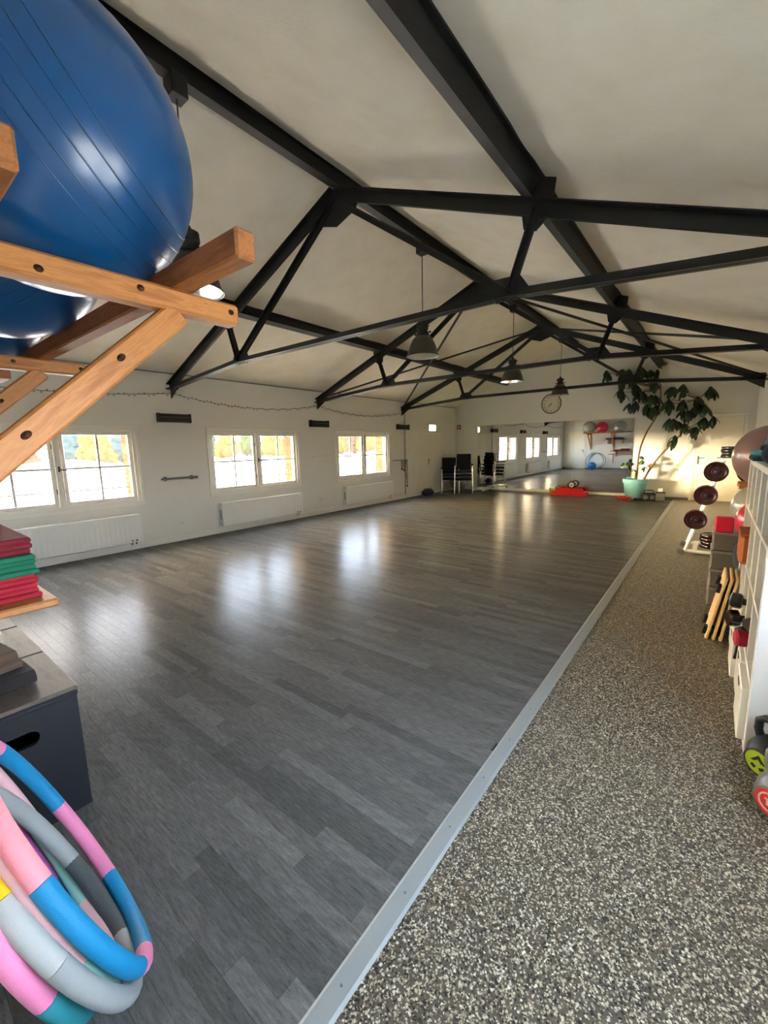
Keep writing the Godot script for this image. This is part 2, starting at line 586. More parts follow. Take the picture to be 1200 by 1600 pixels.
func make_shell() -> void:
	# left wall: plastered inner leaf, brick outer leaf
	var b := MB.new()
	var holes := []
	for z in WIN_Z:
		holes.append([z, WIN_HALF])
	wall_with_holes(b, XL - 0.2, XL, holes, EAVE + 0.02, 0.0)
	var wl := structure("wall_left", b, "plaster", "white plastered wall with three windows")
	b = MB.new()
	wall_with_holes(b, XL - 0.42, XL - 0.2, holes, EAVE + 0.1, -0.02)
	part(wl, "outer_leaf", b, "mortar").set_meta("label", "mortar of the brick outer leaf")
	var bricks := []
	for k in 4:
		bricks.append([bar(Vector3(0.235, 0.062, 0.03), 0.003).mesh(M["brick_%d" % k]), bar(Vector3(0.112, 0.062, 0.03), 0.003).mesh(M["brick_%d" % k])])
	for z in WIN_Z:
		var zr: float = z - WIN_HALF + 0.02
		for k in 15:
			var y: float = WIN_Y0 + 0.055 + k * 0.0735
			if y > WIN_Y1 - 0.02:
				break
			if k % 2 == 0:
				part(wl, "brick", bricks[rng.randi() % 4][0], null, at(XL - 0.31, y, zr))
			else:
				part(wl, "brick", bricks[rng.randi() % 4][1], null, at(XL - 0.25, y, zr))
				part(wl, "brick", bricks[rng.randi() % 4][1], null, at(XL - 0.371, y, zr))

	b = MB.new()
	wall_with_holes(b, XR, XR + 0.3, [[RWIN_Z[0], RWIN_HALF]], EAVE + 0.02, 0.0)
	structure("wall_right", b, "plaster", "white plastered wall behind the white shelf")

	# gable walls
	var gable := PackedVector2Array([Vector2(XL, 0), Vector2(XR, 0), Vector2(XR, roof_y(XR) + 0.05), Vector2(XD, roof_y(XD) + 0.05), Vector2(XL, EAVE + 0.05)])
	b = MB.new()
	b.prism(gable, 0.2, at(0, 0, ZB - 0.2))
	structure("wall_back", b, "plaster", "white gable wall with clock and long mirror")
	b = MB.new()
	b.prism(gable, 0.2, at(0, 0, ZF))
	structure("wall_front", b, "plaster", "white gable wall carrying the ball racks")

	# ceiling: two slopes that sag a little between the trusses
	b = MB.new()
	var f := noise(0.45, FastNoiseLite.TYPE_SIMPLEX_SMOOTH, 3, 91)
	var P := func(x: float, z: float) -> Vector3:
		var near := 1e9
		for tz in [-0.197, -3.402, -6.607, -9.812, -13.0]:
			near = minf(near, absf(z - tz))
		var dip := 0.016 * exp(-pow((near - 0.42) / 0.2, 2.0)) + f.get_noise_2d(x, z) * 0.006
		var edge: float = clampf(minf(minf(x - XL, XR - x), absf(x - XD)) / 0.4, 0.0, 1.0)
		return Vector3(x, roof_y(x) - dip * edge, z)
	var nx := 64
	var nz := 120
	for sgn in 2:
		var xa := XL if sgn == 0 else XD
		var xb := XD if sgn == 0 else XR
		var half := nx / 2
		var g := []
		for i in half + 1:
			var row := []
			for j in nz + 1:
				row.append(P.call(lerpf(xa, xb, float(i) / half), lerpf(ZF, ZB, float(j) / nz)))
			g.append(row)
		var N := func(i: int, j: int) -> Vector3:
			var du: Vector3 = g[mini(i + 1, half)][j] - g[maxi(i - 1, 0)][j]
			var dv: Vector3 = g[i][mini(j + 1, nz)] - g[i][maxi(j - 1, 0)]
			var q := du.cross(dv).normalized()
			return q if q.y < 0 else -q
		for i in half:
			for j in nz:
				b.tri(g[i][j], g[i + 1][j], g[i + 1][j + 1], N.call(i, j), N.call(i + 1, j), N.call(i + 1, j + 1))
				b.tri(g[i][j], g[i + 1][j + 1], g[i][j + 1], N.call(i, j), N.call(i + 1, j + 1), N.call(i, j + 1))
	var roof := PackedVector2Array([Vector2(XL - 0.5, EAVE + 0.1 - 0.5 * SLOPE), Vector2(XL, EAVE + 0.1), Vector2(XD, roof_y(XD) + 0.1), Vector2(XR + 0.3, roof_y(XR + 0.3) + 0.1), Vector2(XR + 0.3, roof_y(XR + 0.3) + 0.3), Vector2(XD, roof_y(XD) + 0.3), Vector2(XL - 0.5, EAVE + 0.3 - 0.5 * SLOPE)])
	b.prism(roof, ZF + 0.3 - (ZB - 0.3), at(0, 0, ZB - 0.3))
	structure("ceiling", b, "ceiling_plaster", "rough white plastered ceiling rising to the ridge")

	# baseboards
	b = MB.new()
	b.box(Vector3(XL + 0.012, 0.045, (ZF - 9.95) / 2), Vector3(0.024, 0.09, 9.95 + ZF), 0.004)
	b.box(Vector3(XL + 0.02, 0.1, (ZF - 9.95) / 2), Vector3(0.04, 0.016, 9.95 + ZF), 0.003)
	var eb := MB.new()
	eb.box(Vector3(XL + 0.008, EAVE - 0.012, (ZF + ZB) / 2), Vector3(0.016, 0.016, ZF - ZB), 0.003)
	structure("trim_2", eb, "steel_grey", "thin grey cover strip where left wall meets the ceiling")
	structure("baseboard_left", b, "white_paint", "white baseboard with pipe cover below the radiators")
	b = MB.new()
	b.box(Vector3((-1.62 + XR) / 2, 0.03, ZB + 0.008), Vector3(XR + 1.62, 0.06, 0.016), 0.003)
	structure("baseboard_back", b, "steel_grey", "grey baseboard beside the plant")
	b = MB.new()
	b.box(Vector3((XL + XR) / 2, 0.03, ZF - 0.008), Vector3(XR - XL, 0.06, 0.016), 0.003)
	structure("baseboard_front", b, "steel_grey", "grey baseboard under the ball racks")


func make_floor() -> void:
	var b := MB.new()
	b.box(Vector3((XL + XS) / 2, -0.06, (ZB + ZF) / 2), Vector3(XS - XL, 0.104, ZF - ZB))
	var fl := structure("floor", b, "joint", "dark grey wood-look laminate strips laid across the room")
	var tones := []
	for k in 12:
		var t := lerpf(0.165, 0.28, k / 11.0)
		tones.append(Color(t * 1.03, t * 1.0, t * 0.92))
	var unit := []
	for k in 12:
		var u := MB.new()
		u.col = tones[k]
		u.box(Vector3(0, -0.004, 0), Vector3(1, 0.008, 1))
		unit.append(u.mesh(M["laminate"]))
	var cam: Camera3D = get_node("camera")
	var inv := cam.transform.affine_inverse()
	var strips := []
	var w := 0.0655
	var z := ZF
	var row := 0
	while z > ZB:
		var x := XL - rng.randf() * 0.5
		while x < XS:
			var l := rng.randf_range(0.28, 0.8)
			var x0 := maxf(x, XL)
			var x1 := minf(x + l, XS)
			if x1 - x0 > 0.02:
				var q := Vector3((x0 + x1) / 2, 0, z - w / 2)
				var p := inv * q
				var score := 0.0
				if p.z < -0.2:
					var sx := p.x / -p.z * 653.689
					var sy := p.y / -p.z * 653.689
					if absf(sx) < 590 and absf(sy) < 790 and not (sx < -430 and sy < -300):
						score = (x1 - x0) / pow(-p.z, 3.0)
				var k := clampi(int(rng.randfn(5.6, 2.6)), 0, 11)
				strips.append([score, x0, x1, z, k])
			x += l
		z -= w
		row += 1
	strips.sort_custom(func(a, e): return a[0] > e[0])
	var rest := MB.new()
	var gap := 0.0007
	for k in strips.size():
		var s: Array = strips[k]
		var mid := Vector3((s[1] + s[2]) / 2, 0, s[3] - w / 2)
		var size := Vector3(s[2] - s[1] - gap, 1, w - gap)
		if k < 298:
			var o := part(fl, "strip", unit[s[4]], null)
			o.transform = Transform3D(Basis.from_scale(size), mid)
		else:
			rest.col = tones[s[4]]
			rest.box(mid + Vector3(0, -0.004, 0), Vector3(size.x, 0.008, size.z))
	var o := part(fl, "distant_strips", rest, "laminate")
	o.set_meta("kind", "stuff")

	b = MB.new()
	b.box(Vector3((XS + XR) / 2, -0.05, (ZB + ZF) / 2), Vector3(XR - XS, 0.1, ZF - ZB))
	structure("floor_terrazzo", b, "terrazzo", "speckled terrazzo walkway along the right side")
	b = MB.new()
	var prof := PackedVector2Array([Vector2(XS - 0.004, -0.02), Vector2(XT + 0.004, -0.02), Vector2(XT + 0.004, 0.002), Vector2(XT - 0.006, 0.007), Vector2(XS + 0.006, 0.007), Vector2(XS - 0.004, 0.002)])
	b.prism(prof, ZF - ZB - 0.4, at(0, 0, ZB + 0.4))
	var tr := structure("trim_1", b, "aluminium", "pale metal threshold strip between laminate and terrazzo")
	var sc := MB.new()
	sc.lathe([Vector2(0.0045, 0.0), Vector2(0.004, 0.0012), Vector2(0.0, 0.0012)], 10)
	var scm := sc.mesh(M["steel_grey"])
	for k in 20:
		part(tr, "screw", scm, null, at((XS + XT) / 2, 0.007, -0.35 - 0.31 * k))


func make_window(n: int, label: String, t: Transform3D, half: float, detail: bool) -> void:
	# local x along the wall, y up, z into the room; z 0 is the room face of the wall
	var w := structure_root("window_%d" % n, label, t)
	var y0 := WIN_Y0
	var y1 := WIN_Y1
	var h := y1 - y0
	var ym := (y0 + y1) / 2
	var b := MB.new()
	var cw := 0.055
	b.box(Vector3(0, y1 + cw / 2, 0.008), Vector3(2 * half + 2 * cw, cw, 0.022), 0.004)
	b.box(Vector3(0, y0 - cw / 2, 0.008), Vector3(2 * half + 2 * cw, cw, 0.022), 0.004)
	for s in [-1, 1]:
		b.box(Vector3(s * (half + cw / 2), ym, 0.008), Vector3(cw, h, 0.022), 0.004)
	part(w, "casing", b, "white_paint")
	b = MB.new()
	var fw := 0.045
	for s in [-1, 1]:
		b.box(Vector3(s * (half - fw / 2), ym, -0.045), Vector3(fw, h, 0.09), 0.004)
		b.box(Vector3(0, (y1 - fw / 2) if s > 0 else (y0 + fw / 2), -0.045), Vector3(2 * half - 2 * fw, fw, 0.09), 0.004)
	part(w, "frame", b, "white_paint")
	part(w, "mullion", bar(Vector3(0.085, h - 2 * fw, 0.085), 0.008), "white_paint", at(0, ym, -0.04))
	b = MB.new()
	b.box(Vector3(0, y0 - 0.01, -0.3), Vector3(2 * half, 0.03, 0.3), 0.004)
	part(w, "outer_sill", b, "white_paint")
	# white jamb lining between sash and brick
	b = MB.new()
	for s in [-1, 1]:
		b.box(Vector3(s * (half - 0.012), ym, -0.14), Vector3(0.024, h, 0.1), 0.002)
	part(w, "jamb_lining", b, "white_paint")
	var sw := half - fw - 0.0425
	var bottom := y0 + fw
	var sh := h - 2 * fw
	for s in [-1, 1]:
		var cx: float = s * (0.0425 + sw / 2)
		var st := 0.05
		b = MB.new()
		for q in [-1, 1]:
			b.box(Vector3(q * (sw / 2 - st / 2), sh / 2, 0), Vector3(st, sh, 0.045), 0.006)
			b.box(Vector3(0, sh / 2 + q * (sh / 2 - st / 2), 0), Vector3(sw - 2 * st, st, 0.045), 0.006)
		var sash := part(w, "sash", b, "white_paint", at(cx, bottom, -0.05))
		var iw := sw - 2 * st
		var ih := sh - 2 * st
		part(sash, "glazing_bar", bar(Vector3(0.03, ih, 0.034), 0.004), "white_paint", at(0, sh / 2, 0))
		part(sash, "glazing_bar", bar(Vector3(iw, 0.03, 0.03), 0.004), "white_paint", at(0, sh / 2, 0))
		for qx in [-1, 1]:
			for qy in [-1, 1]:
				part(sash, "pane", bar(Vector3(iw / 2 - 0.01, ih / 2 - 0.01, 0.004), 0.0), "glass", at(qx * iw / 4, sh / 2 + qy * ih / 4, 0))
		for q in [0.2, 0.8]:
			var hb := MB.new()
			hb.tube([Vector3(0, -0.035, 0), Vector3(0, 0.035, 0)], 0.008, 8)
			part(sash, "hinge", hb, "steel_grey", at(-s * (sw / 2 - 0.004), sh * q, 0.026))
	b = MB.new()
	b.box(Vector3.ZERO, Vector3(0.022, 0.075, 0.012), 0.004)
	b.tube([Vector3(0, 0.0, 0.0), Vector3(0, 0.0, 0.045), Vector3(0.02, -0.01, 0.05), Vector3(0.075, -0.012, 0.05)], 0.008, 8)
	part(w, "handle", b, "steel_black", at(0.0, ym, 0.006))
	if detail:
		b = MB.new()
		b.tube([Vector3(-half + 0.03, y0 + 0.22, -0.36), Vector3(half - 0.03, y0 + 0.22, -0.36)], 0.013, 8)
		part(w, "guard_rail", b, "iron_black")


func make_windows() -> void:
	var left := Basis(Vector3(0, 0, -1), Vector3.UP, Vector3(1, 0, 0))
	var names := ["white two-sash window nearest the ball rack", "white two-sash window in the middle of the left wall", "white two-sash window farthest down the left wall"]
	for k in 3:
		make_window(k + 1, names[k], Transform3D(left, Vector3(XL, 0, WIN_Z[k])), WIN_HALF, true)
	make_window(4, "white two-sash window in the right wall beside the shelf", Transform3D(Basis(Vector3(0, 0, 1), Vector3.UP, Vector3(-1, 0, 0)), Vector3(XR, 0, RWIN_Z[0])), RWIN_HALF, false)


func make_door(n: int, label: String, t: Transform3D, w: float, h: float, leaves: int, handle_side: int) -> void:
	var d := structure_root("door_%d" % n, label, t)
	var b := MB.new()
	for s in [-1, 1]:
		b.box(Vector3(s * (w / 2 + 0.035), h / 2 + 0.035, 0.012), Vector3(0.07, h + 0.07, 0.03), 0.005)
	b.box(Vector3(0, h + 0.035, 0.012), Vector3(w, 0.07, 0.03), 0.005)
	part(d, "door_frame", b, "white_paint")
	for k in leaves:
		var lw := w / leaves
		var leaf := part(d, "door_leaf", bar(Vector3(lw - 0.008, h - 0.012, 0.03), 0.004), "door_paint", at(-w / 2 + lw * (k + 0.5), h / 2 + 0.004, 0.008))
		if leaves == 1 or k == 0:
			b = MB.new()
			b.box(Vector3.ZERO, Vector3(0.035, 0.2, 0.008), 0.003)
			b.tube([Vector3(0, 0.05, 0), Vector3(0, 0.05, 0.05), Vector3(-handle_side * 0.02, 0.05, 0.056), Vector3(-handle_side * 0.12, 0.05, 0.056)], 0.009, 8)
			part(leaf, "handle", b, "steel_grey", at(handle_side * (lw / 2 - 0.06), 1.0 - h / 2, 0.02))


func make_doors() -> void:
	make_door(1, "double white door under the lit exit sign", Transform3D(Basis(Vector3(0, 0, -1), Vector3.UP, Vector3(1, 0, 0)), Vector3(XL, 0, -11.25)), 1.5, 1.84, 2, 1)
	make_door(2, "white door beside the plant on the far wall", at(0.075, 0, ZB), 0.86, 2.03, 1, -1)
	make_door(3, "white door left of the ball rack seen in the mirror", Transform3D(Basis(Vector3(-1, 0, 0), Vector3.UP, Vector3(0, 0, -1)), Vector3(-6.28, 0, ZF)), 0.9, 2.02, 1, -1)




# ---------------------------------------------------------------- roof steel
func angles(l: float, leg: float, flange: float, flange_down: bool) -> MB:
	# two rolled angles back to back, along local x
	var b := MB.new()
	var th := 0.009
	var g := 0.006
	var s := -1.0 if flange_down else 1.0
	for k in [-1.0, 1.0]:
		var p := PackedVector2Array([Vector2(k * g, -s * leg / 2), Vector2(k * (g + th), -s * leg / 2), Vector2(k * (g + th), s * (leg / 2 - th)), Vector2(k * (g + flange), s * (leg / 2 - th)), Vector2(k * (g + flange), s * leg / 2), Vector2(k * g, s * leg / 2)])
		b.prism(p, l, Transform3D(Basis(Vector3(0, 0, -1), Vector3(0, 1, 0), Vector3(1, 0, 0)), Vector3(-l / 2, 0, 0)))
	return b


func plate(pts: Array, z: float) -> MB:
	var b := MB.new()
	var p := PackedVector2Array()
	for q in pts:
		p.append(Vector2(q.x, q.y))
	b.prism(p, 0.012, at(0, 0, z - 0.006))
	return b


func make_truss(z: float, label: String) -> void:
	var t := thing("roof_truss", label, "truss", Vector3(0, 0, z), 0, "black riveted roof trusses")
	var D := Vector3(XD, YD, 0)
	for s in [1.0, -1.0]:
		var mx := func(x: float) -> float: return XD + s * (x - XD)
		var A := Vector3(mx.call(XL), YA, 0)
		var C := Vector3(mx.call(XC), YC, 0)
		var B: Vector3 = A.lerp(D, TB)
		var l := A.distance_to(D)
		part(t, "rafter", angles(l, 0.105, 0.062, false), "steel_black", along(A if s > 0 else D, D if s > 0 else A))
		l = A.distance_to(C)
		part(t, "tie", angles(l, 0.065, 0.042, true), "steel_black", along(A if s > 0 else C, C if s > 0 else A))
		part(t, "strut", angles(B.distance_to(C), 0.05, 0.04, true), "steel_black", along(C, B, Vector3(0, 0, 1)).rotated_local(Vector3.RIGHT, PI / 2))
		var DG := D + Vector3(-s * 0.06, -0.1, 0)
		part(t, "diagonal", angles(C.distance_to(DG), 0.055, 0.045, false), "steel_black", along(C if s > 0 else DG, DG if s > 0 else C))
		# gusset plates
		var r := (D - A).normalized()
		var nrm := Vector3(-r.y, r.x, 0) * (1.0 if s > 0 else -1.0)
		part(t, "gusset_plate", plate([B + nrm * 0.2 - r * 0.06, B + nrm * 0.2 + r * 0.06, B - nrm * 0.02 + r * 0.12, B - nrm * 0.14 + r * 0.05, B - nrm * 0.14 - r * 0.05, B - nrm * 0.02 - r * 0.12], 0), "steel_black")
		var dg := (D - C).normalized()
		var tb := (B - C).normalized()
		var xs := Vector3(s, 0, 0)
		var ta := (A - C).normalized()
		part(t, "gusset_plate", plate([C + ta * 0.17 - Vector3(0, 0.03, 0), C + ta * 0.15 + Vector3(0, 0.03, 0), C + tb * 0.13 + ta * 0.035, C + tb * 0.13 - ta * 0.03, C + dg * 0.17 + Vector3(0, 0.03, 0), C + xs * 0.2 + Vector3(0, 0.025, 0), C + xs * 0.2 - Vector3(0, 0.035, 0)], 0), "steel_black")
		part(t, "gusset_plate", plate([A + Vector3(-s * 0.0, 0.09, 0), A + r * 0.2 + nrm * 0.03, A - ta * 0.26 + Vector3(0, -0.03, 0), A + Vector3(s * 0.03, -0.15, 0), A + Vector3(0.0, -0.17, 0)], 0), "steel_black")
		var rv := MB.new()
		for k in 5:
			for e in [-1.0, 1.0]:
				rv.ball(C + xs * (-0.12 + 0.06 * k) + Vector3(0, -0.036, e * 0.026), 0.011, 6)
		part(t, "rivets", rv, "steel_black").set_meta("kind", "stuff")
		part(t, "bearing_shoe", bar(Vector3(0.12, 0.02, 0.16), 0.003), "steel_black", at(A.x + s * 0.05 if s > 0 else (A.x + XR) / 2, YA - 0.02, 0))
	var C1 := Vector3(XC, YC, 0)
	var C2 := Vector3(2 * XD - XC, YC, 0)
	part(t, "tie", angles(C1.distance_to(C2), 0.06, 0.045, true), "steel_black", along(C1, C2))
	part(t, "gusset_plate", plate([D + Vector3(-0.1, 0.05, 0), D + Vector3(0.1, 0.05, 0), D + Vector3(0.34, -0.08, 0), D + Vector3(0.26, -0.22, 0), D + Vector3(0.0, -0.3, 0), D + Vector3(-0.26, -0.22, 0), D + Vector3(-0.34, -0.08, 0)], 0), "steel_black")


func make_purlin(x: float, label: String) -> void:
	var lean := 0.0
	if x < XD - 0.5:
		lean = atan(SLOPE)
	elif x > XD + 0.5:
		lean = -atan(SLOPE)
	var h := 0.16
	var w := 0.045
	var p := PackedVector2Array([Vector2(-w, 0), Vector2(-w, -0.012), Vector2(-0.005, -0.016), Vector2(-0.005, -h + 0.016), Vector2(-w, -h + 0.012), Vector2(-w, -h), Vector2(w, -h), Vector2(w, -h + 0.012), Vector2(0.005, -h + 0.016), Vector2(0.005, -0.016), Vector2(w, -0.012), Vector2(w, 0)])
	var b := MB.new()
	b.prism(p, ZF - ZB, Transform3D(Basis(Vector3(0, 0, 1), lean), Vector3.ZERO))
	var o := part(self, "purlin", b, "steel_black", at(x, roof_y(x) - 0.004, ZB))
	tag(o, label, "beam", "black steel purlins")


func make_roof_steel() -> void:
	make_truss(TRUSS_Z[0], "black riveted roof truss nearest the camera")
	make_truss(TRUSS_Z[1], "black riveted roof truss in the middle of the hall")
	make_truss(TRUSS_Z[2], "black riveted roof truss farthest away, near the clock")
	make_purlin(XL + TB * (XD - XL), "black steel purlin on the left roof slope above the windows")
	make_purlin(XD, "black steel ridge beam from which the pendant lamps hang")
	make_purlin(2 * XD - (XL + TB * (XD - XL)), "black steel purlin on the right roof slope")
	var texts := ["thin black roof brace from ridge down to left wall at farthest truss", "thin black roof brace from farthest truss ridge down to left wall", "thin black roof brace from ridge down to right wall at farthest truss", "thin black roof brace from farthest truss ridge down to right wall"]
	var k := 0
	for s in [1.0, -1.0]:
		for e in [0, 1]:
			var a := Vector3(XD, YD - 0.02, TRUSS_Z[1 + e])
			var q := Vector3(XD + s * (XL + 0.05 - XD), YA + 0.05, TRUSS_Z[2 - e])
			var o := part(self, "wind_brace", bar(Vector3(a.distance_to(q), 0.035, 0.035), 0.004), "steel_black", along(a, q))
			tag(o, texts[k], "brace", "roof braces between the two far trusses")
			k += 1


# ---------------------------------------------------------------- lamps and wall fittings
func make_lamp(z: float, label: String) -> void:
	var t := thing("pendant_lamp", label, "lamp", Vector3(XD, 2.69, z), 0, "industrial pendant lamps along the ridge")
	var b := MB.new()
	b.tube([Vector3(0, 0.44, 0), Vector3(0, 1.42, 0)], 0.006, 6)
	part(t, "cord", b, "iron_black")
	part(t, "mount_plate", bar(Vector3(0.12, 0.14, 0.12), 0.006), "iron_black", at(0, 1.35, 0))
	b = MB.new()
	b.lathe([Vector2(0.0, 0.46), Vector2(0.02, 0.455), Vector2(0.03, 0.42), Vector2(0.075, 0.41), Vector2(0.078, 0.35), Vector2(0.066, 0.345), Vector2(0.066, 0.32), Vector2(0.08, 0.31), Vector2(0.085, 0.275), Vector2(0.1, 0.262), Vector2(0.06, 0.255)], 24)
	for s in [-1, 1]:
		b.tube([Vector3(s * 0.075, 0.3, 0), Vector3(s * 0.115, 0.3, 0)], 0.007, 6)
		b.ball(Vector3(s * 0.118, 0.3, 0), 0.014, 8)
		b.tube([Vector3(s * 0.07, 0.38, 0), Vector3(s * 0.11, 0.38, 0)], 0.006, 6)
	part(t, "lamp_housing", b, "iron_black")
	b = MB.new()
	b.lathe([Vector2(0.06, 0.265), Vector2(0.1, 0.255), Vector2(0.135, 0.22), Vector2(0.165, 0.16), Vector2(0.19, 0.09), Vector2(0.206, 0.03), Vector2(0.222, 0.012), Vector2(0.224, 0.0), Vector2(0.216, 0.0)], 40)
	part(t, "lamp_shade", b, "lamp_shade")
	b = MB.new()
	b.lathe([Vector2(0.216, 0.001), Vector2(0.2, 0.03), Vector2(0.184, 0.09), Vector2(0.158, 0.155), Vector2(0.128, 0.212), Vector2(0.095, 0.245), Vector2(0.0, 0.25)], 40)
	part(t, "reflector", b, "lamp_inside")
	b = MB.new()
	b.lathe([Vector2(0.0, 0.006), Vector2(0.212, 0.006), Vector2(0.214, 0.012), Vector2(0.0, 0.012)], 40)
	part(t, "glass_cover", b, "lamp_glass")
	b = MB.new()
	b.ball(Vector3(0, 0.15, 0), 0.045, 16, Vector3(1, 1.3, 1))
	part(t, "bulb", b, "lamp_inside")


func make_fittings() -> void:
	make_lamp(-1.8, "dark dome pendant lamp partly hidden behind the big blue ball")
	make_lamp(-5.005, "dark dome pendant lamp, the largest fully seen one")
	make_lamp(-8.21, "dark dome pendant lamp with a bright glass underside")
	make_lamp(-11.415, "small far dome pendant lamp above the wall clock")
	# black half-round wall uplights
	var labels := ["black wall uplight beside the nearest window", "black wall uplight between the middle and far windows", "black wall uplight past the farthest window"]
	for k in 3:
		var t := thing("wall_light", labels[k], "wall light", Vector3(XL, 2.03, TRUSS_Z[k] + 0.01), 0, "black uplights on the left wall")
		var b := MB.new()
		var p := PackedVector2Array()
		p.append(Vector2(0, 0.07))
		for q in 9:
			var a := PI / 2 - PI * q / 8
			p.append(Vector2(0.02 + 0.07 * cos(a), 0.07 * sin(a)))
		p.append(Vector2(0, -0.07))
		b.prism(p, 0.5, at(0, 0, -0.25))
		part(t, "body", b, "iron_black")
		part(t, "front_strip", bar(Vector3(0.004, 0.006, 0.49), 0.001), "steel_grey", at(0.089, 0.012, 0))
		for s in [-1, 1]:
			part(t, "end_cap", bar(Vector3(0.1, 0.145, 0.012), 0.003), "iron_black", at(0.05, 0, s * 0.256))
	# fairy lights hung from truss foot to truss foot
	var t := thing("string_light", "thin dark string of tiny bulbs drooping along the left wall", "string light", Vector3(XL + 0.012, 2.42, 0))
	var hooks := [0.0, TRUSS_Z[0], TRUSS_Z[1], TRUSS_Z[2]]
	var cable := MB.new()
	var bulbs := MB.new()
	for s in 3:
		var pts := []
		for q in 25:
			var u := q / 24.0
			var drop := 0.15 * 4.0 * u * (1.0 - u) if s > 0 else 0.1 * 4.0 * u * (1.0 - u)
			var p := Vector3(0.012, -drop, lerpf(hooks[s], hooks[s + 1], u))
			pts.append(p)
			for e in 2:
				bulbs.ball(p + Vector3(0.006, (-0.02 if (q + e) % 2 == 0 else 0.012), -0.065 * e), 0.011, 6)
		cable.tube(pts, 0.005, 5)
	part(t, "cable", cable, "steel_grey")
	part(t, "bulbs", bulbs, "steel_grey").set_meta("kind", "stuff")
	# wall bars
	for e in [[1.055, -3.39, "steel_grey", "grey metal rail on the wall between the near windows"], [1.306, -6.63, "white_paint", "white rail on the wall between the far windows"]]:
		t = thing("wall_rail", e[3], "rail", Vector3(XL, e[0], e[1]))
		var b := MB.new()
		b.tube([Vector3(0.06, 0, -0.3), Vector3(0.06, 0, 0.3)], 0.018, 10)
		part(t, "rail", b, e[2])
		for s in [-1, 1]:
			b = MB.new()
			b.tube([Vector3(0.0, 0, s * 0.22), Vector3(0.06, 0, s * 0.22)], 0.014, 8)
			b.box(Vector3(0.005, 0, s * 0.22), Vector3(0.01, 0.07, 0.05), 0.002)
			part(t, "bracket", b, e[2])
	for e in [[0.299, -3.36, "white wall socket between the near radiators"], [0.339, -6.6, "white wall socket between the far radiators"]]:
		t = thing("wall_socket", e[2], "socket", Vector3(XL, e[0], e[1]), 0, "sockets on the left wall")
		part(t, "cover", bar(Vector3(0.012, 0.085, 0.085), 0.004), "plastic_white", at(0.006, 0, 0))
		var b := MB.new()
		b.lathe([Vector2(0.022, 0), Vector2(0.025, 0.006), Vector2(0.03, 0.008)], 16, Transform3D(Basis(Vector3(0, 0, 1), -PI / 2), Vector3(0.008, 0, 0)))
		part(t, "plug_well", b, "steel_grey")
	# conduit and band hooks at the end of the window wall
	t = thing("conduit", "thin grey vertical cable pipe on the left wall past the far window", "pipe", Vector3(XL, 0, -9.93))
	var b := MB.new()
	b.tube([Vector3(0.02, 0.1, 0), Vector3(0.02, 2.5, 0)], 0.013, 8)
	part(t, "pipe", b, "steel_grey")
	for y in [0.4, 1.0, 1.6, 2.2]:
		part(t, "clip", bar(Vector3(0.02, 0.02, 0.04), 0.003), "steel_grey", at(0.012, y, 0))
	t = thing("hook_rail", "small dark hook rail with hanging bands beside the far window", "hook rail", Vector3(XL, 1.11, -9.66))
	b = MB.new()
	b.tube([Vector3(0.05, 0, -0.34), Vector3(0.05, 0, 0.34)], 0.014, 8)
	for s in [-0.28, 0.25]:
		b.tube([Vector3(0, 0, s), Vector3(0.05, 0, s)], 0.012, 8)
	part(t, "rail", b, "steel_grey")
	for e in [[-0.3, 0.75, "rubber"], [-0.16, 0.3, "rubber"], [-0.24, 0.5, "cloth_grey"], [-0.05, 0.26, "rubber"]]:
		b = MB.new()
		b.tube([Vector3(0.052, 0.012, e[0] - 0.015), Vector3(0.06, -e[1] * 0.5, e[0] - 0.03), Vector3(0.06, -e[1], e[0]), Vector3(0.06, -e[1] * 0.5, e[0] + 0.03), Vector3(0.052, 0.012, e[0] + 0.015)], 0.007, 6)
		b.box(Vector3(0.06, -e[1], e[0]), Vector3(0.03, 0.04, 0.07), 0.008)
		part(t, "band", b, e[2])


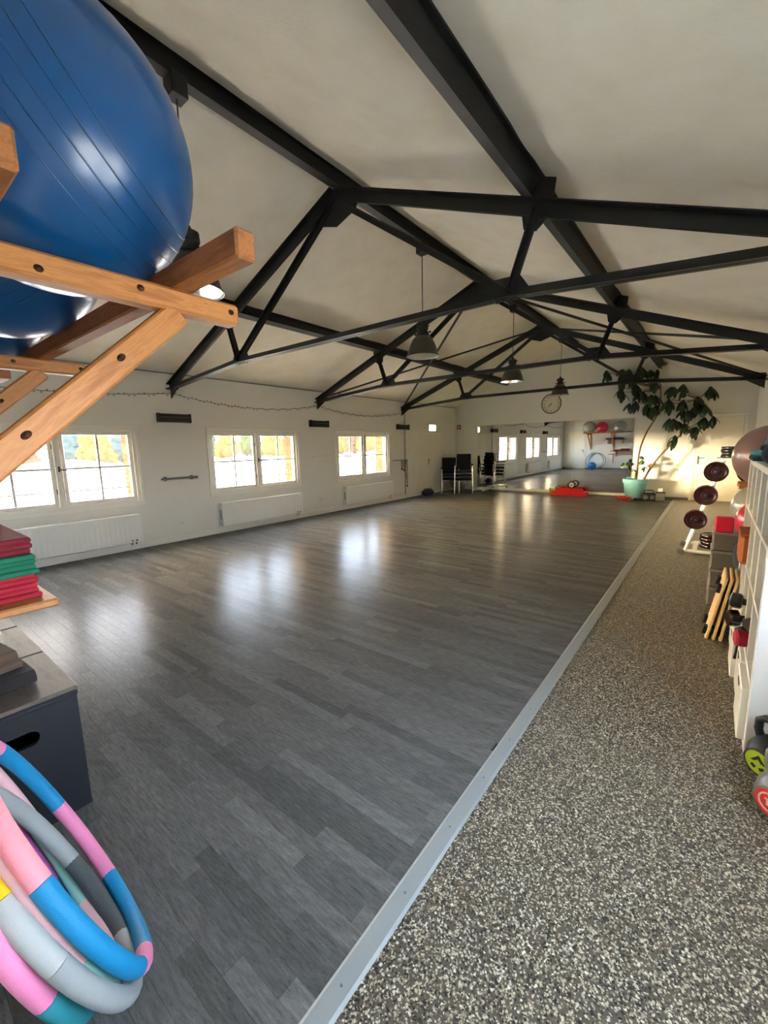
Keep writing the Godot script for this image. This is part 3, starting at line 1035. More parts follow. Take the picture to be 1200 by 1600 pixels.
func make_radiators() -> void:
	var names := ["white panel radiator below the nearest window", "white panel radiator below the middle window", "white panel radiator below the farthest window"]
	for k in 3:
		var zc: float = [-1.75, -5.0, -8.25][k]
		var l := 1.86
		var t := thing("radiator", names[k], "radiator", Vector3(XL, 0.13, zc), 0, "panel radiators under the windows")
		var h := 0.43
		var p := PackedVector2Array()
		p.append(Vector2(-l / 2, 0.0))
		var nf := 28
		p.append(Vector2(-l / 2, 0.1))
		for q in nf:
			var x0 := -l / 2 + 0.02 + (l - 0.04) * q / nf
			var dx := (l - 0.04) / nf
			p.append(Vector2(x0 + dx * 0.1, 0.1))
			p.append(Vector2(x0 + dx * 0.3, 0.1035))
			p.append(Vector2(x0 + dx * 0.7, 0.1035))
			p.append(Vector2(x0 + dx * 0.9, 0.1))
		p.append(Vector2(l / 2, 0.1))
		p.append(Vector2(l / 2, 0.0))
		var b := MB.new()
		# local x of the profile runs along -z, local y into the room, extruded upwards
		var t3 := Transform3D(Basis(Vector3(0, 0, -1), Vector3(1, 0, 0), Vector3(0, 1, 0)), Vector3(0.03, 0.02, 0))
		b.prism(p, h - 0.04, t3)
		b.box(Vector3(0.08, 0.012, 0), Vector3(0.1, 0.024, l), 0.008)
		b.box(Vector3(0.08, h - 0.012, 0), Vector3(0.1, 0.024, l), 0.008)
		part(t, "panel", b, "radiator")
		for s in [-1, 1]:
			part(t, "side_cover", bar(Vector3(0.1, h - 0.01, 0.014), 0.004), "radiator", at(0.078, h / 2, s * (l / 2 + 0.007)))
		b = MB.new()
		b.box(Vector3(0.0, 0, 0.0), Vector3(0.02, 0.18, 0.006), 0.001)
		for s in 5:
			b.box(Vector3(0, -0.07 + 0.035 * s, 0.004), Vector3(0.05, 0.008, 0.006), 0.001)
		part(t, "vent_grille", b, "steel_grey", at(0.08, h / 2, l / 2 + 0.016))
		for s in [0.0, 0.06]:
			b = MB.new()
			b.tube([Vector3(0.09, -0.035, 0), Vector3(0.09, 0.03, 0), Vector3(0.11, 0.035, 0)], 0.012, 8)
			b.ball(Vector3(0.115, 0.035, 0), 0.02, 10)
			part(t, "valve", b, "chrome", at(0.01, 0.0, -l / 2 + 0.08 + s))


# ---------------------------------------------------------------- far wall
func make_far_wall() -> void:
	# mirror on its ledge
	var t := thing("wall_mirror", "long wall mirror in panels on a low white ledge", "mirror", Vector3(0, 0, ZB))
	var x0 := -6.17
	var x1 := -1.71
	for k in 3:
		var w := (x1 - x0) / 3.0
		part(t, "mirror_panel", bar(Vector3(w - 0.0015, 2.0, 0.006), 0.0), "mirror", at(x0 + w * (k + 0.5), 1.105, 0.012))
	part(t, "backing", bar(Vector3(x1 - x0, 2.0, 0.008), 0.0), "plastic_white", at((x0 + x1) / 2, 1.105, 0.004))
	part(t, "ledge", bar(Vector3(x1 - x0 + 0.04, 0.1, 0.05), 0.006), "white_paint", at((x0 + x1) / 2, 0.05, 0.028))
	part(t, "shadow_gap_plinth", bar(Vector3(x1 - x0 + 0.04, 0.035, 0.012), 0.002), "steel_grey", at((x0 + x1) / 2, 0.018, 0.06))
	# clock
	t = thing("wall_clock", "large round wall clock with roman numerals above the mirror", "clock", Vector3(-3.86, 2.63, ZB))
	var fz := Transform3D(Basis(Vector3(1, 0, 0), PI / 2), Vector3.ZERO)
	var b := MB.new()
	b.lathe([Vector2(0.0, 0.02), Vector2(0.26, 0.02), Vector2(0.26, 0.0), Vector2(0.0, 0.0)], 40, fz)
	part(t, "face", b, "clock_face")
	b = MB.new()
	var ring := []
	for q in 48:
		ring.append(Vector3(cos(TAU * q / 48) * 0.272, sin(TAU * q / 48) * 0.272, 0.018))
	b.tube(ring, 0.018, 8, true)
	part(t, "rim", b, "clock_rim")
	var font := SystemFont.new()
	font.font_names = PackedStringArray(["Droid Serif"])
	for k in 12:
		var txt := TextMesh.new()
		txt.text = ["XII", "I", "II", "III", "IV", "V", "VI", "VII", "VIII", "IX", "X", "XI"][k]
		txt.font = font
		txt.font_size = 64
		txt.pixel_size = 0.00105
		txt.depth = 0.002
		txt.material = M["iron_black"]
		var a := TAU * k / 12.0
		part(t, "numeral", txt, null, Transform3D(Basis(Vector3(0, 0, 1), -a), Vector3(sin(a) * 0.205, cos(a) * 0.205, 0.022)))
	for e in [[0.12, 0.014, deg_to_rad(-212.0)], [0.17, 0.009, deg_to_rad(-228.0)]]:
		part(t, "hand", bar(Vector3(e[1], e[0], 0.004), 0.001), "iron_black", Transform3D(Basis(Vector3(0, 0, 1), e[2]), Vector3(0, 0, 0.027)).translated_local(Vector3(0, e[0] * 0.4, 0)))
	b = MB.new()
	b.lathe([Vector2(0.016, 0.022), Vector2(0.014, 0.032), Vector2(0.0, 0.032)], 16, fz)
	part(t, "pin", b, "iron_black")
	# signs
	t = thing("exit_sign", "lit green and white emergency exit sign above the double door", "exit sign", Vector3(XL, 2.04, -11.38))
	part(t, "housing", bar(Vector3(0.05, 0.2, 0.4), 0.006), "plastic_white", at(0.026, 0, 0))
	part(t, "lit_panel", bar(Vector3(0.006, 0.17, 0.37), 0.0), "exit_glow", at(0.054, 0, 0))
	b = MB.new()
	b.box(Vector3(0, 0, -0.1), Vector3(0.004, 0.11, 0.06), 0.001)
	b.box(Vector3(0, 0.05, 0.03), Vector3(0.004, 0.03, 0.03), 0.006)
	b.box(Vector3(0, 0.0, 0.03), Vector3(0.004, 0.06, 0.03), 0.002)
	b.box(Vector3(0, -0.045, 0.055), Vector3(0.004, 0.05, 0.014), 0.001, Basis(Vector3.RIGHT, 0.6))
	b.box(Vector3(0, -0.045, 0.01), Vector3(0.004, 0.05, 0.014), 0.001, Basis(Vector3.RIGHT, -0.5))
	part(t, "pictogram", b, "exit_green", at(0.059, 0, 0))
	var l := AreaLight3D.new()
	l.name = "exit_light"
	l.area_size = Vector2(0.37, 0.17)
	l.light_color = rgb(220, 245, 180)
	l.light_energy = 0.015
	l.shadow_enabled = true
	t.add_child(l)
	l.transform = Transform3D(Basis(Vector3(0, 0, 1), Vector3.UP, Vector3(-1, 0, 0)), Vector3(0.07, 0, 0))
	t = thing("fire_sign", "small square red fire safety sign in the far left corner", "sign", Vector3(-6.87, 2.09, ZB))
	part(t, "plate", bar(Vector3(0.15, 0.15, 0.006), 0.001), "fire_red", at(0, 0, 0.004))
	b = MB.new()
	b.box(Vector3(-0.03, 0, 0), Vector3(0.03, 0.09, 0.003), 0.001)
	b.box(Vector3(0.03, 0.02, 0), Vector3(0.04, 0.012, 0.003), 0.0, Basis(Vector3(0, 0, 1), 0.5))
	b.box(Vector3(0.03, -0.02, 0), Vector3(0.04, 0.012, 0.003), 0.0, Basis(Vector3(0, 0, 1), -0.5))
	part(t, "symbol", b, "plastic_white", at(0, 0, 0.008))
	t = thing("smoke_alarm", "small dark alarm fixed high on the far wall by the ridge", "alarm", Vector3(-1.16, 3.42, ZB))
	b = MB.new()
	b.lathe([Vector2(0.08, 0), Vector2(0.08, 0.03), Vector2(0.05, 0.06), Vector2(0, 0.06)], 20, fz)
	part(t, "housing", b, "clock_rim")
	b = MB.new()
	b.ball(Vector3(0.0, -0.03, 0.055), 0.022, 10)
	part(t, "indicator", b, "fire_red")


func leaf_mesh(m: String, l: float, w: float) -> ArrayMesh:
	# folded along the rib and bending down towards the tip; grows along local x
	var b := MB.new()
	var rows := []
	var nseg := 6
	for k in nseg + 1:
		var u := float(k) / nseg
		var half := w * 0.5 * pow(sin(PI * minf(u * 0.92 + 0.06, 1.0)), 0.75)
		if k == nseg:
			half = 0.0
		var x := l * (u - 0.18 * u * u)
		var y := -l * 0.34 * u * u
		rows.append([Vector3(x, y - half * 0.25, -half), Vector3(x, y, 0), Vector3(x, y - half * 0.25, half)])
	for k in nseg:
		for s in 2:
			var A: Vector3 = rows[k][s]
			var B: Vector3 = rows[k][s + 1]
			var C: Vector3 = rows[k + 1][s + 1]
			var D: Vector3 = rows[k + 1][s]
			var no := (C - A).cross(D - B).normalized()
			if no.y < 0:
				no = -no
			b.tri(A, B, C, no, no, no)
			b.tri(A, C, D, no, no, no)
	return b.mesh(M[m])


func make_plant() -> void:
	var base := Vector3(-1.56, 0, -12.62)
	var t := thing("potted_tree", "tall houseplant with two thin leaning stems and drooping dark leaves", "plant", base)
	var pot := MB.new()
	pot.lathe([Vector2(0.0, 0.0), Vector2(0.2, 0.0), Vector2(0.21, 0.01), Vector2(0.262, 0.42), Vector2(0.285, 0.43), Vector2(0.292, 0.52), Vector2(0.282, 0.525), Vector2(0.27, 0.52), Vector2(0.262, 0.46)], 40)
	var po := part(t, "pot", pot, "pot_teal")
	var soil := MB.new()
	soil.lathe([Vector2(0.266, 0.46), Vector2(0.15, 0.475), Vector2(0.0, 0.48)], 28)
	part(po, "soil", soil, "soil")
	var stems := [
		[Vector3(0.0, 0.47, 0.0), Vector3(0.03, 0.9, 0.02), Vector3(0.06, 1.3, 0.03), Vector3(0.18, 1.72, 0.03), Vector3(0.36, 2.1, 0.02), Vector3(0.42, 2.5, 0.0), Vector3(0.4, 2.78, -0.02)],
		[Vector3(0.17, 0.47, 0.02), Vector3(0.34, 0.85, 0.05), Vector3(0.56, 1.2, 0.06), Vector3(0.78, 1.48, 0.05), Vector3(0.96, 1.75, 0.02), Vector3(1.08, 2.1, 0.0), Vector3(1.15, 2.45, 0.0)]]
	for s in stems:
		var c := Curve3D.new()
		for k in s.size():
			var d: Vector3 = (s[mini(k + 1, s.size() - 1)] - s[maxi(k - 1, 0)]) / 6.0
			c.add_point(s[k], -d, d)
		var pts := []
		var rr := []
		for k in 25:
			pts.append(c.sample_baked(c.get_baked_length() * k / 24.0))
			rr.append(lerpf(0.026, 0.012, k / 24.0))
		var b := MB.new()
		b.tube(pts, rr, 8)
		part(t, "stem", b, "bark")
	var big := [leaf_mesh("leaf", 0.38, 0.135), leaf_mesh("leaf", 0.33, 0.125), leaf_mesh("leaf", 0.43, 0.14)]
	var small := [leaf_mesh("leaf_light", 0.14, 0.1), leaf_mesh("leaf_light", 0.18, 0.12)]
	# whorls of leaves: place, number, size
	var whorls := [
		[Vector3(-0.78, 3.28, 0.05), 5, 0.8], [Vector3(-0.5, 3.2, -0.03), 7, 1.0], [Vector3(-0.3, 3.3, 0.1), 7, 1.0], [Vector3(-0.05, 3.35, 0.0), 7, 0.95], [Vector3(0.15, 3.25, -0.08), 6, 0.9], [Vector3(0.28, 2.98, 0.06), 7, 1.0], [Vector3(-0.45, 2.85, 0.08), 7, 1.05], [Vector3(-0.15, 2.95, -0.02), 7, 1.0], [Vector3(0.05, 2.72, 0.1), 7, 1.0], [Vector3(0.3, 2.62, 0.02), 7, 1.0], [Vector3(-0.12, 2.5, 0.02), 6, 1.0], [Vector3(0.15, 2.42, 0.06), 7, 1.0], [Vector3(0.35, 2.38, -0.05), 6, 0.95],
		[Vector3(0.62, 2.78, 0.02), 6, 0.9], [Vector3(0.86, 2.82, 0.05), 6, 0.85], [Vector3(0.6, 2.48, 0.08), 7, 0.95], [Vector3(1.38, 2.72, 0.0), 5, 1.0], [Vector3(1.15, 2.52, -0.05), 7, 1.0], [Vector3(0.88, 2.45, 0.06), 6, 0.9], [Vector3(1.3, 2.3, 0.08), 7, 1.0], [Vector3(1.0, 2.2, 0.02), 7, 0.95], [Vector3(0.72, 2.02, 0.06), 7, 1.0], [Vector3(1.32, 2.02, -0.02), 7, 0.95], [Vector3(0.95, 1.9, 0.08), 6, 0.9], [Vector3(1.18, 1.8, 0.04), 6, 0.9], [Vector3(0.78, 1.62, 0.05), 5, 0.9]]
	var more := []
	for w in whorls:
		more.append([w[0] + Vector3(rng.randf_range(-0.17, 0.17), rng.randf_range(-0.14, 0.12), rng.randf_range(-0.14, 0.14)), w[1] - 2, w[2] * 0.9])
	whorls.append_array(more)
	var twig := MB.new()
	for w in whorls:
		var p: Vector3 = w[0]
		var stem: Array = stems[0] if p.x < 0.5 else stems[1]
		var best: Vector3 = stem[6]
		for q in stem:
			if q.y > 1.4 and q.y < p.y + 0.05 and q.distance_to(p) < best.distance_to(p):
				best = q
		twig.tube([best, best.lerp(p, 0.5) + Vector3(0, -0.04, 0), p], 0.007, 5)
		var a0 := rng.randf() * TAU
		var count: int = w[1] + 1
		for k in count:
			var a: float = a0 + TAU * k / count + rng.randf_range(-0.25, 0.25)
			var bas := Basis(Vector3.UP, a) * Basis(Vector3(0, 0, 1), rng.randf_range(-1.3, -0.45))
			part(t, "leaf", big[rng.randi() % 3], null, Transform3D(bas.scaled(Vector3.ONE * w[2] * rng.randf_range(0.8, 1.05)), p))
	for p in [Vector3(-0.28, 0.95, 0.1), Vector3(-0.14, 0.97, 0.06), Vector3(0.14, 1.02, 0.1), Vector3(0.2, 0.85, 0.12), Vector3(-0.04, 0.78, 0.14), Vector3(0.1, 1.12, 0.05)]:
		twig.tube([Vector3(0.03, 0.47, 0.05), Vector3(p.x * 0.5, 0.75, p.z), p], 0.005, 5)
		for k in 4:
			part(t, "leaf", small[rng.randi() % 2], null, Transform3D(Basis(Vector3.UP, rng.randf() * TAU) * Basis(Vector3(0, 0, 1), rng.randf_range(-1.1, -0.2)), p))
	part(t, "twigs", twig, "bark")


func dumbbell(label: String, p: Vector3, turn: float, m: String, r := 0.045, l := 0.17, group := "") -> void:
	var t := thing("dumbbell", label, "dumbbell", p + Vector3(0, r, 0), turn, group)
	for s in [-1, 1]:
		var b := MB.new()
		b.lathe([Vector2(0, -0.03), Vector2(r * 0.8, -0.03), Vector2(r, -0.02), Vector2(r, 0.02), Vector2(r * 0.8, 0.03), Vector2(0, 0.03)], 6, Transform3D(Basis(Vector3(0, 0, 1), PI / 2), Vector3(s * (l / 2 - 0.03), 0, 0)), 10.0)
		part(t, "head", b, m)
	var b := MB.new()
	b.tube([Vector3(-l / 2 + 0.05, 0, 0), Vector3(l / 2 - 0.05, 0, 0)], r * 0.4, 10)
	part(t, "grip", b, m)


func make_far_items() -> void:
	# folded red mats in front of the mirror
	var labels := ["long red foam mat lying lowest in front of the mirror", "long red foam mat, second from the floor by the mirror", "shorter red foam mat, third in the stack by the mirror", "shorter red foam mat on top of the stack by the mirror"]
	for k in 4:
		var l: float = [0.98, 0.96, 0.72, 0.7][k]
		var o := part(self, "foam_mat", bar(Vector3(l, 0.05, 0.34 if k < 2 else 0.26), 0.02), "foam_scarlet", Transform3D(Basis(Vector3.UP, [0.03, -0.02, 0.02, -0.01][k]), Vector3(-3.2 + [0.0, 0.01, 0.02, 0.0][k], 0.025 + 0.0505 * k, -12.69)))
		tag(o, labels[k], "mat", "red mats before the mirror")
	dumbbell("lime green dumbbell lying on the end of the red mats", Vector3(-3.62, 0.101, -12.66), 0.5, "lime", 0.055, 0.24)
	# ab wheel
	var t := thing("ab_wheel", "black exercise wheel with pale hub standing on the red mats", "wheel", Vector3(-3.14, 0.202 + 0.1, -12.69), 0.35)
	var fz := Transform3D(Basis(Vector3(1, 0, 0), PI / 2), Vector3.ZERO)
	var b := MB.new()
	b.lathe([Vector2(0.07, -0.025), Vector2(0.095, -0.028), Vector2(0.1, -0.015), Vector2(0.1, 0.015), Vector2(0.095, 0.028), Vector2(0.07, 0.025), Vector2(0.07, -0.025)], 32, fz)
	part(t, "tyre", b, "rubber")
	b = MB.new()
	b.lathe([Vector2(0.0, -0.018), Vector2(0.071, -0.018), Vector2(0.071, 0.018), Vector2(0.0, 0.018)], 32, fz)
	part(t, "hub", b, "plastic_white")
	b = MB.new()
	b.tube([Vector3(0, 0, -0.13), Vector3(0, 0, 0.13)], 0.013, 10)
	part(t, "grip", b, "rubber")
	dumbbell("small red dumbbell on the floor left of the teal pot", Vector3(-1.82, 0, -12.3), 0.25, "foam_scarlet", 0.05, 0.18)
	dumbbell("small red dumbbell on the floor before the teal pot", Vector3(-1.66, 0, -12.22), -0.4, "foam_scarlet", 0.05, 0.17)
	# radio and little white box
	t = thing("radio", "black portable radio with carrying handle beside the teal pot", "radio", Vector3(-1.22, 0, -12.42), 0.25)
	part(t, "body", bar(Vector3(0.27, 0.2, 0.14), 0.02), "plastic_black", at(0, 0.1, 0))
	b = MB.new()
	b.tube([Vector3(-0.1, 0.19, 0), Vector3(-0.1, 0.25, 0), Vector3(-0.07, 0.265, 0), Vector3(0.07, 0.265, 0), Vector3(0.1, 0.25, 0), Vector3(0.1, 0.19, 0)], 0.012, 8)
	part(t, "handle", b, "plastic_black")
	for s in [-1, 1]:
		b = MB.new()
		b.lathe([Vector2(0.055, 0), Vector2(0.055, 0.008), Vector2(0.045, 0.004), Vector2(0, 0.004)], 24, Transform3D(Basis(Vector3(1, 0, 0), PI / 2), Vector3(s * 0.075, 0.09, 0.069)))
		part(t, "speaker", b, "steel_grey")
	t = thing("cable_reel", "small black cable coil on the floor in front of the radio", "cable", Vector3(-1.45, 0, -12.3))
	b = MB.new()
	for k in 3:
		var ring := []
		for q in 24:
			ring.append(Vector3(cos(TAU * q / 24) * (0.09 - 0.01 * k), 0.012 + 0.018 * k, sin(TAU * q / 24) * (0.07 - 0.008 * k)))
		b.tube(ring, 0.011, 6, true)
	part(t, "coil", b, "rubber")
	t = thing("heater_box", "small white and grey box with a card on top beside the radio", "box", Vector3(-0.98, 0, -12.44), 0.15)
	part(t, "body", bar(Vector3(0.2, 0.2, 0.16), 0.01), "foam_grey", at(0, 0.1, 0))
	part(t, "lid", bar(Vector3(0.205, 0.03, 0.165), 0.006), "plastic_black", at(0, 0.215, 0))
	part(t, "card", bar(Vector3(0.1, 0.09, 0.008), 0.002), "plastic_white", Transform3D(Basis(Vector3.RIGHT, -0.25), Vector3(0, 0.272, 0)))
	# stacked chairs
	var c0 := make_chair()
	var first := true
	for e in [[Vector3(-6.08, 0, -11.78), 0.48, 3, "under the mirror's left end"], [Vector3(-6.55, 0, -11.75), 0.6, 2, "nearest the exit door"]]:
		for k in e[2]:
			var c: Node3D
			if first:
				c = c0
				first = false
			else:
				c = c0.duplicate()
				c.name = numbered("stacking_chair")
				add_child(c)
			c.rotation.y = e[1]
			c.position = e[0] + Vector3(0, 0.115 * k, 0) + Basis(Vector3.UP, e[1]) * Vector3(0, 0, 0.03 * k)
			var where: String = ["lowest", "second", "topmost"][k] if e[2] == 3 else ["lower", "upper"][k]
			tag(c, "%s black armchair with pale legs in the stack %s" % [where, "in front of the mirror" if e[2] == 3 else "nearest the exit door"], "chair", "stacked black chairs")
	# bag, ball behind the chairs, dolly
	t = thing("duffel_bag", "dark navy duffel bag on the floor by the double door", "bag", Vector3(-6.74, 0, -10.75), PI / 2 - 0.15)
	b = MB.new()
	var prof := []
	for k in 11:
		var u := k / 10.0
		prof.append(Vector2(0.12 * pow(sin(PI * clampf(u, 0.02, 0.98)), 0.35) if k > 0 and k < 10 else 0.0, -0.25 + 0.5 * u))
	b.lathe(prof, 20, Transform3D(Basis(Vector3(0, 0, 1), PI / 2).scaled(Vector3(1, 0.85, 1)), Vector3(0, 0.102, 0)), 80.0)
	part(t, "body", b, "bag_navy")
	b = MB.new()
	for s in [-0.1, 0.1]:
		b.tube([Vector3(s, 0.12, -0.115), Vector3(s * 0.9, 0.21, -0.05), Vector3(s * 0.8, 0.225, 0.03), Vector3(s * 0.9, 0.17, 0.1)], 0.01, 6)
	part(t, "handles", b, "rubber")
	exercise_ball("silver exercise ball wedged between the stacked chairs and the wall", Vector3(-6.6, 0.0, -12.4), 0.0, 0.28, "ball_silver", true)
	t = thing("chair_dolly", "low white slatted dolly on the floor behind the stacked chairs", "dolly", Vector3(-5.72, 0, -12.35), 0.1)
	for s in [-1, 1]:
		part(t, "side_rail", bar(Vector3(0.03, 0.04, 0.85), 0.006), "plastic_white", at(s * 0.16, 0.09, 0))
		for q in [-1, 1]:
			b = MB.new()
			b.lathe([Vector2(0, -0.012), Vector2(0.035, -0.012), Vector2(0.035, 0.012), Vector2(0, 0.012)], 16, Transform3D(Basis(Vector3(0, 0, 1), PI / 2), Vector3(s * 0.16, 0.035, q * 0.36)))
			part(t, "castor", b, "plastic_black")
	for k in 6:
		part(t, "slat", bar(Vector3(0.32, 0.02, 0.05), 0.004), "plastic_white", at(0, 0.118, -0.36 + 0.144 * k))


func make_chair() -> Node3D:
	var t := thing("stacking_chair", "black armchair", "chair")
	part(t, "seat", bar(Vector3(0.46, 0.06, 0.46), 0.025), "seat_black", at(0, 0.45, 0))
	part(t, "backrest", bar(Vector3(0.44, 0.5, 0.05), 0.022), "seat_black", Transform3D(Basis(Vector3.RIGHT, -0.16), Vector3(0, 0.74, -0.25)))
	for s in [-1, 1]:
		var b := MB.new()
		b.tube([Vector3(s * 0.27, 0.0, 0.24), Vector3(s * 0.26, 0.62, 0.2), Vector3(s * 0.26, 0.65, 0.17)], 0.014, 8)
		part(t, "leg", b, "chrome")
		b = MB.new()
		b.tube([Vector3(s * 0.27, 0.0, -0.27), Vector3(s * 0.25, 0.45, -0.22), Vector3(s * 0.24, 0.7, -0.27)], 0.014, 8)
		part(t, "leg", b, "chrome")
		part(t, "armrest", bar(Vector3(0.05, 0.03, 0.36), 0.012), "seat_black", at(s * 0.26, 0.665, 0.02))
	var b := MB.new()
	b.tube([Vector3(-0.25, 0.41, 0.21), Vector3(0.25, 0.41, 0.21)], 0.012, 8)
	b.tube([Vector3(-0.25, 0.41, -0.22), Vector3(0.25, 0.41, -0.22)], 0.012, 8)
	part(t, "crossbar", b, "chrome")
	return t


func exercise_ball(label: String, centre: Vector3, turn: float, r: float, m: String, on_floor := false, grooves := 0, group := "") -> Node3D:
	if on_floor:
		centre.y = r
	var t := thing("exercise_ball", label, "ball", centre, turn, group)
	var b := MB.new()
	b.ball(Vector3.ZERO, r, 64)
	part(t, "skin", b, m)
	b = MB.new()
	b.lathe([Vector2(0.014, -0.003), Vector2(0.014, 0.003), Vector2(0.008, 0.005), Vector2(0, 0.005)], 12, Transform3D(Basis(Vector3(0, 0, 1), 2.2), Vector3(-r * 0.81, -r * 0.587, 0)))
	part(t, "valve", b, m)
	if grooves:
		for k in grooves:
			var y := r * (0.08 + 0.42 * k / (grooves - 1.0))
			var rr := sqrt(r * r - y * y)
			var ring := []
			for q in 72:
				ring.append(Vector3(cos(TAU * q / 72) * rr, y, sin(TAU * q / 72) * rr))
			b = MB.new()
			b.tube(ring, 0.0022, 5, true)
			part(t, "seam_ridge", b, m)
	return t


# ---------------------------------------------------------------- near wall: ball racks, shelf, bench, hoops
func make_rack(x0: float, x1: float, brackets: Array, label: String) -> void:
	var y_top := 2.03
	var t := thing("ball_rack", label, "rack", Vector3(0, 0, 0), 0, "timber ball racks on the near wall")
	for z in [-0.216, -0.675]:
		var o := part(t, "rail", bar(Vector3(x1 - x0, 0.07, 0.056), 0.006), "pine_dark", at((x0 + x1) / 2, y_top - 0.035, z))
		for k in 2:
			var kb := MB.new()
			kb.ball(Vector3.ZERO, 0.007, 10, Vector3(1, 1, 0.2))
			part(o, "knot", kb, "knot", at((x1 - x0) / 2 - 0.12 - 0.19 * k, -0.005 + 0.012 * k, -0.0275))
	for x in brackets:
		var arm_y := y_top - 0.07 - 0.031
		var arm := part(t, "arm", bar(Vector3(ZF + 0.852, 0.062, 0.06), 0.008), "pine", Transform3D(Basis(Vector3(0, 0, -1), Vector3.UP, Vector3(1, 0, 0)), Vector3(x - 0.03, arm_y, (ZF - 0.852) / 2)))
		var l := ZF + 0.852
		for e in [[l / 2 - 0.03, 0.004], [l / 2 - 0.3, 0.006], [l / 2 - 0.52, -0.01], [l / 2 - 0.63, 0.014]]:
			var kb := MB.new()
			kb.ball(Vector3.ZERO, 0.009, 10, Vector3(1.2, 1, 0.15))
			part(arm, "knot", kb, "knot", at(e[0], e[1], 0.0297))
		var a := Vector3(x - 0.03, 1.18, ZF)
		var c := Vector3(x - 0.03, arm_y - 0.03, -0.66)
		var br := part(t, "brace", bar(Vector3(a.distance_to(c), 0.068, 0.05), 0.006), "pine", along(a, c))
		for e in [0.0, 0.3, -0.28]:
			var kb := MB.new()
			kb.ball(Vector3.ZERO, 0.009, 10, Vector3(1.6, 1, 0.15))
			part(br, "knot", kb, "knot", at(e, 0.006, 0.0247))
		part(t, "wall_post", bar(Vector3(1.0, 0.05, 0.06), 0.006), "pine", Transform3D(Basis(Vector3(0, 0, 1), PI / 2), Vector3(x - 0.03, 1.58, ZF - 0.025)))


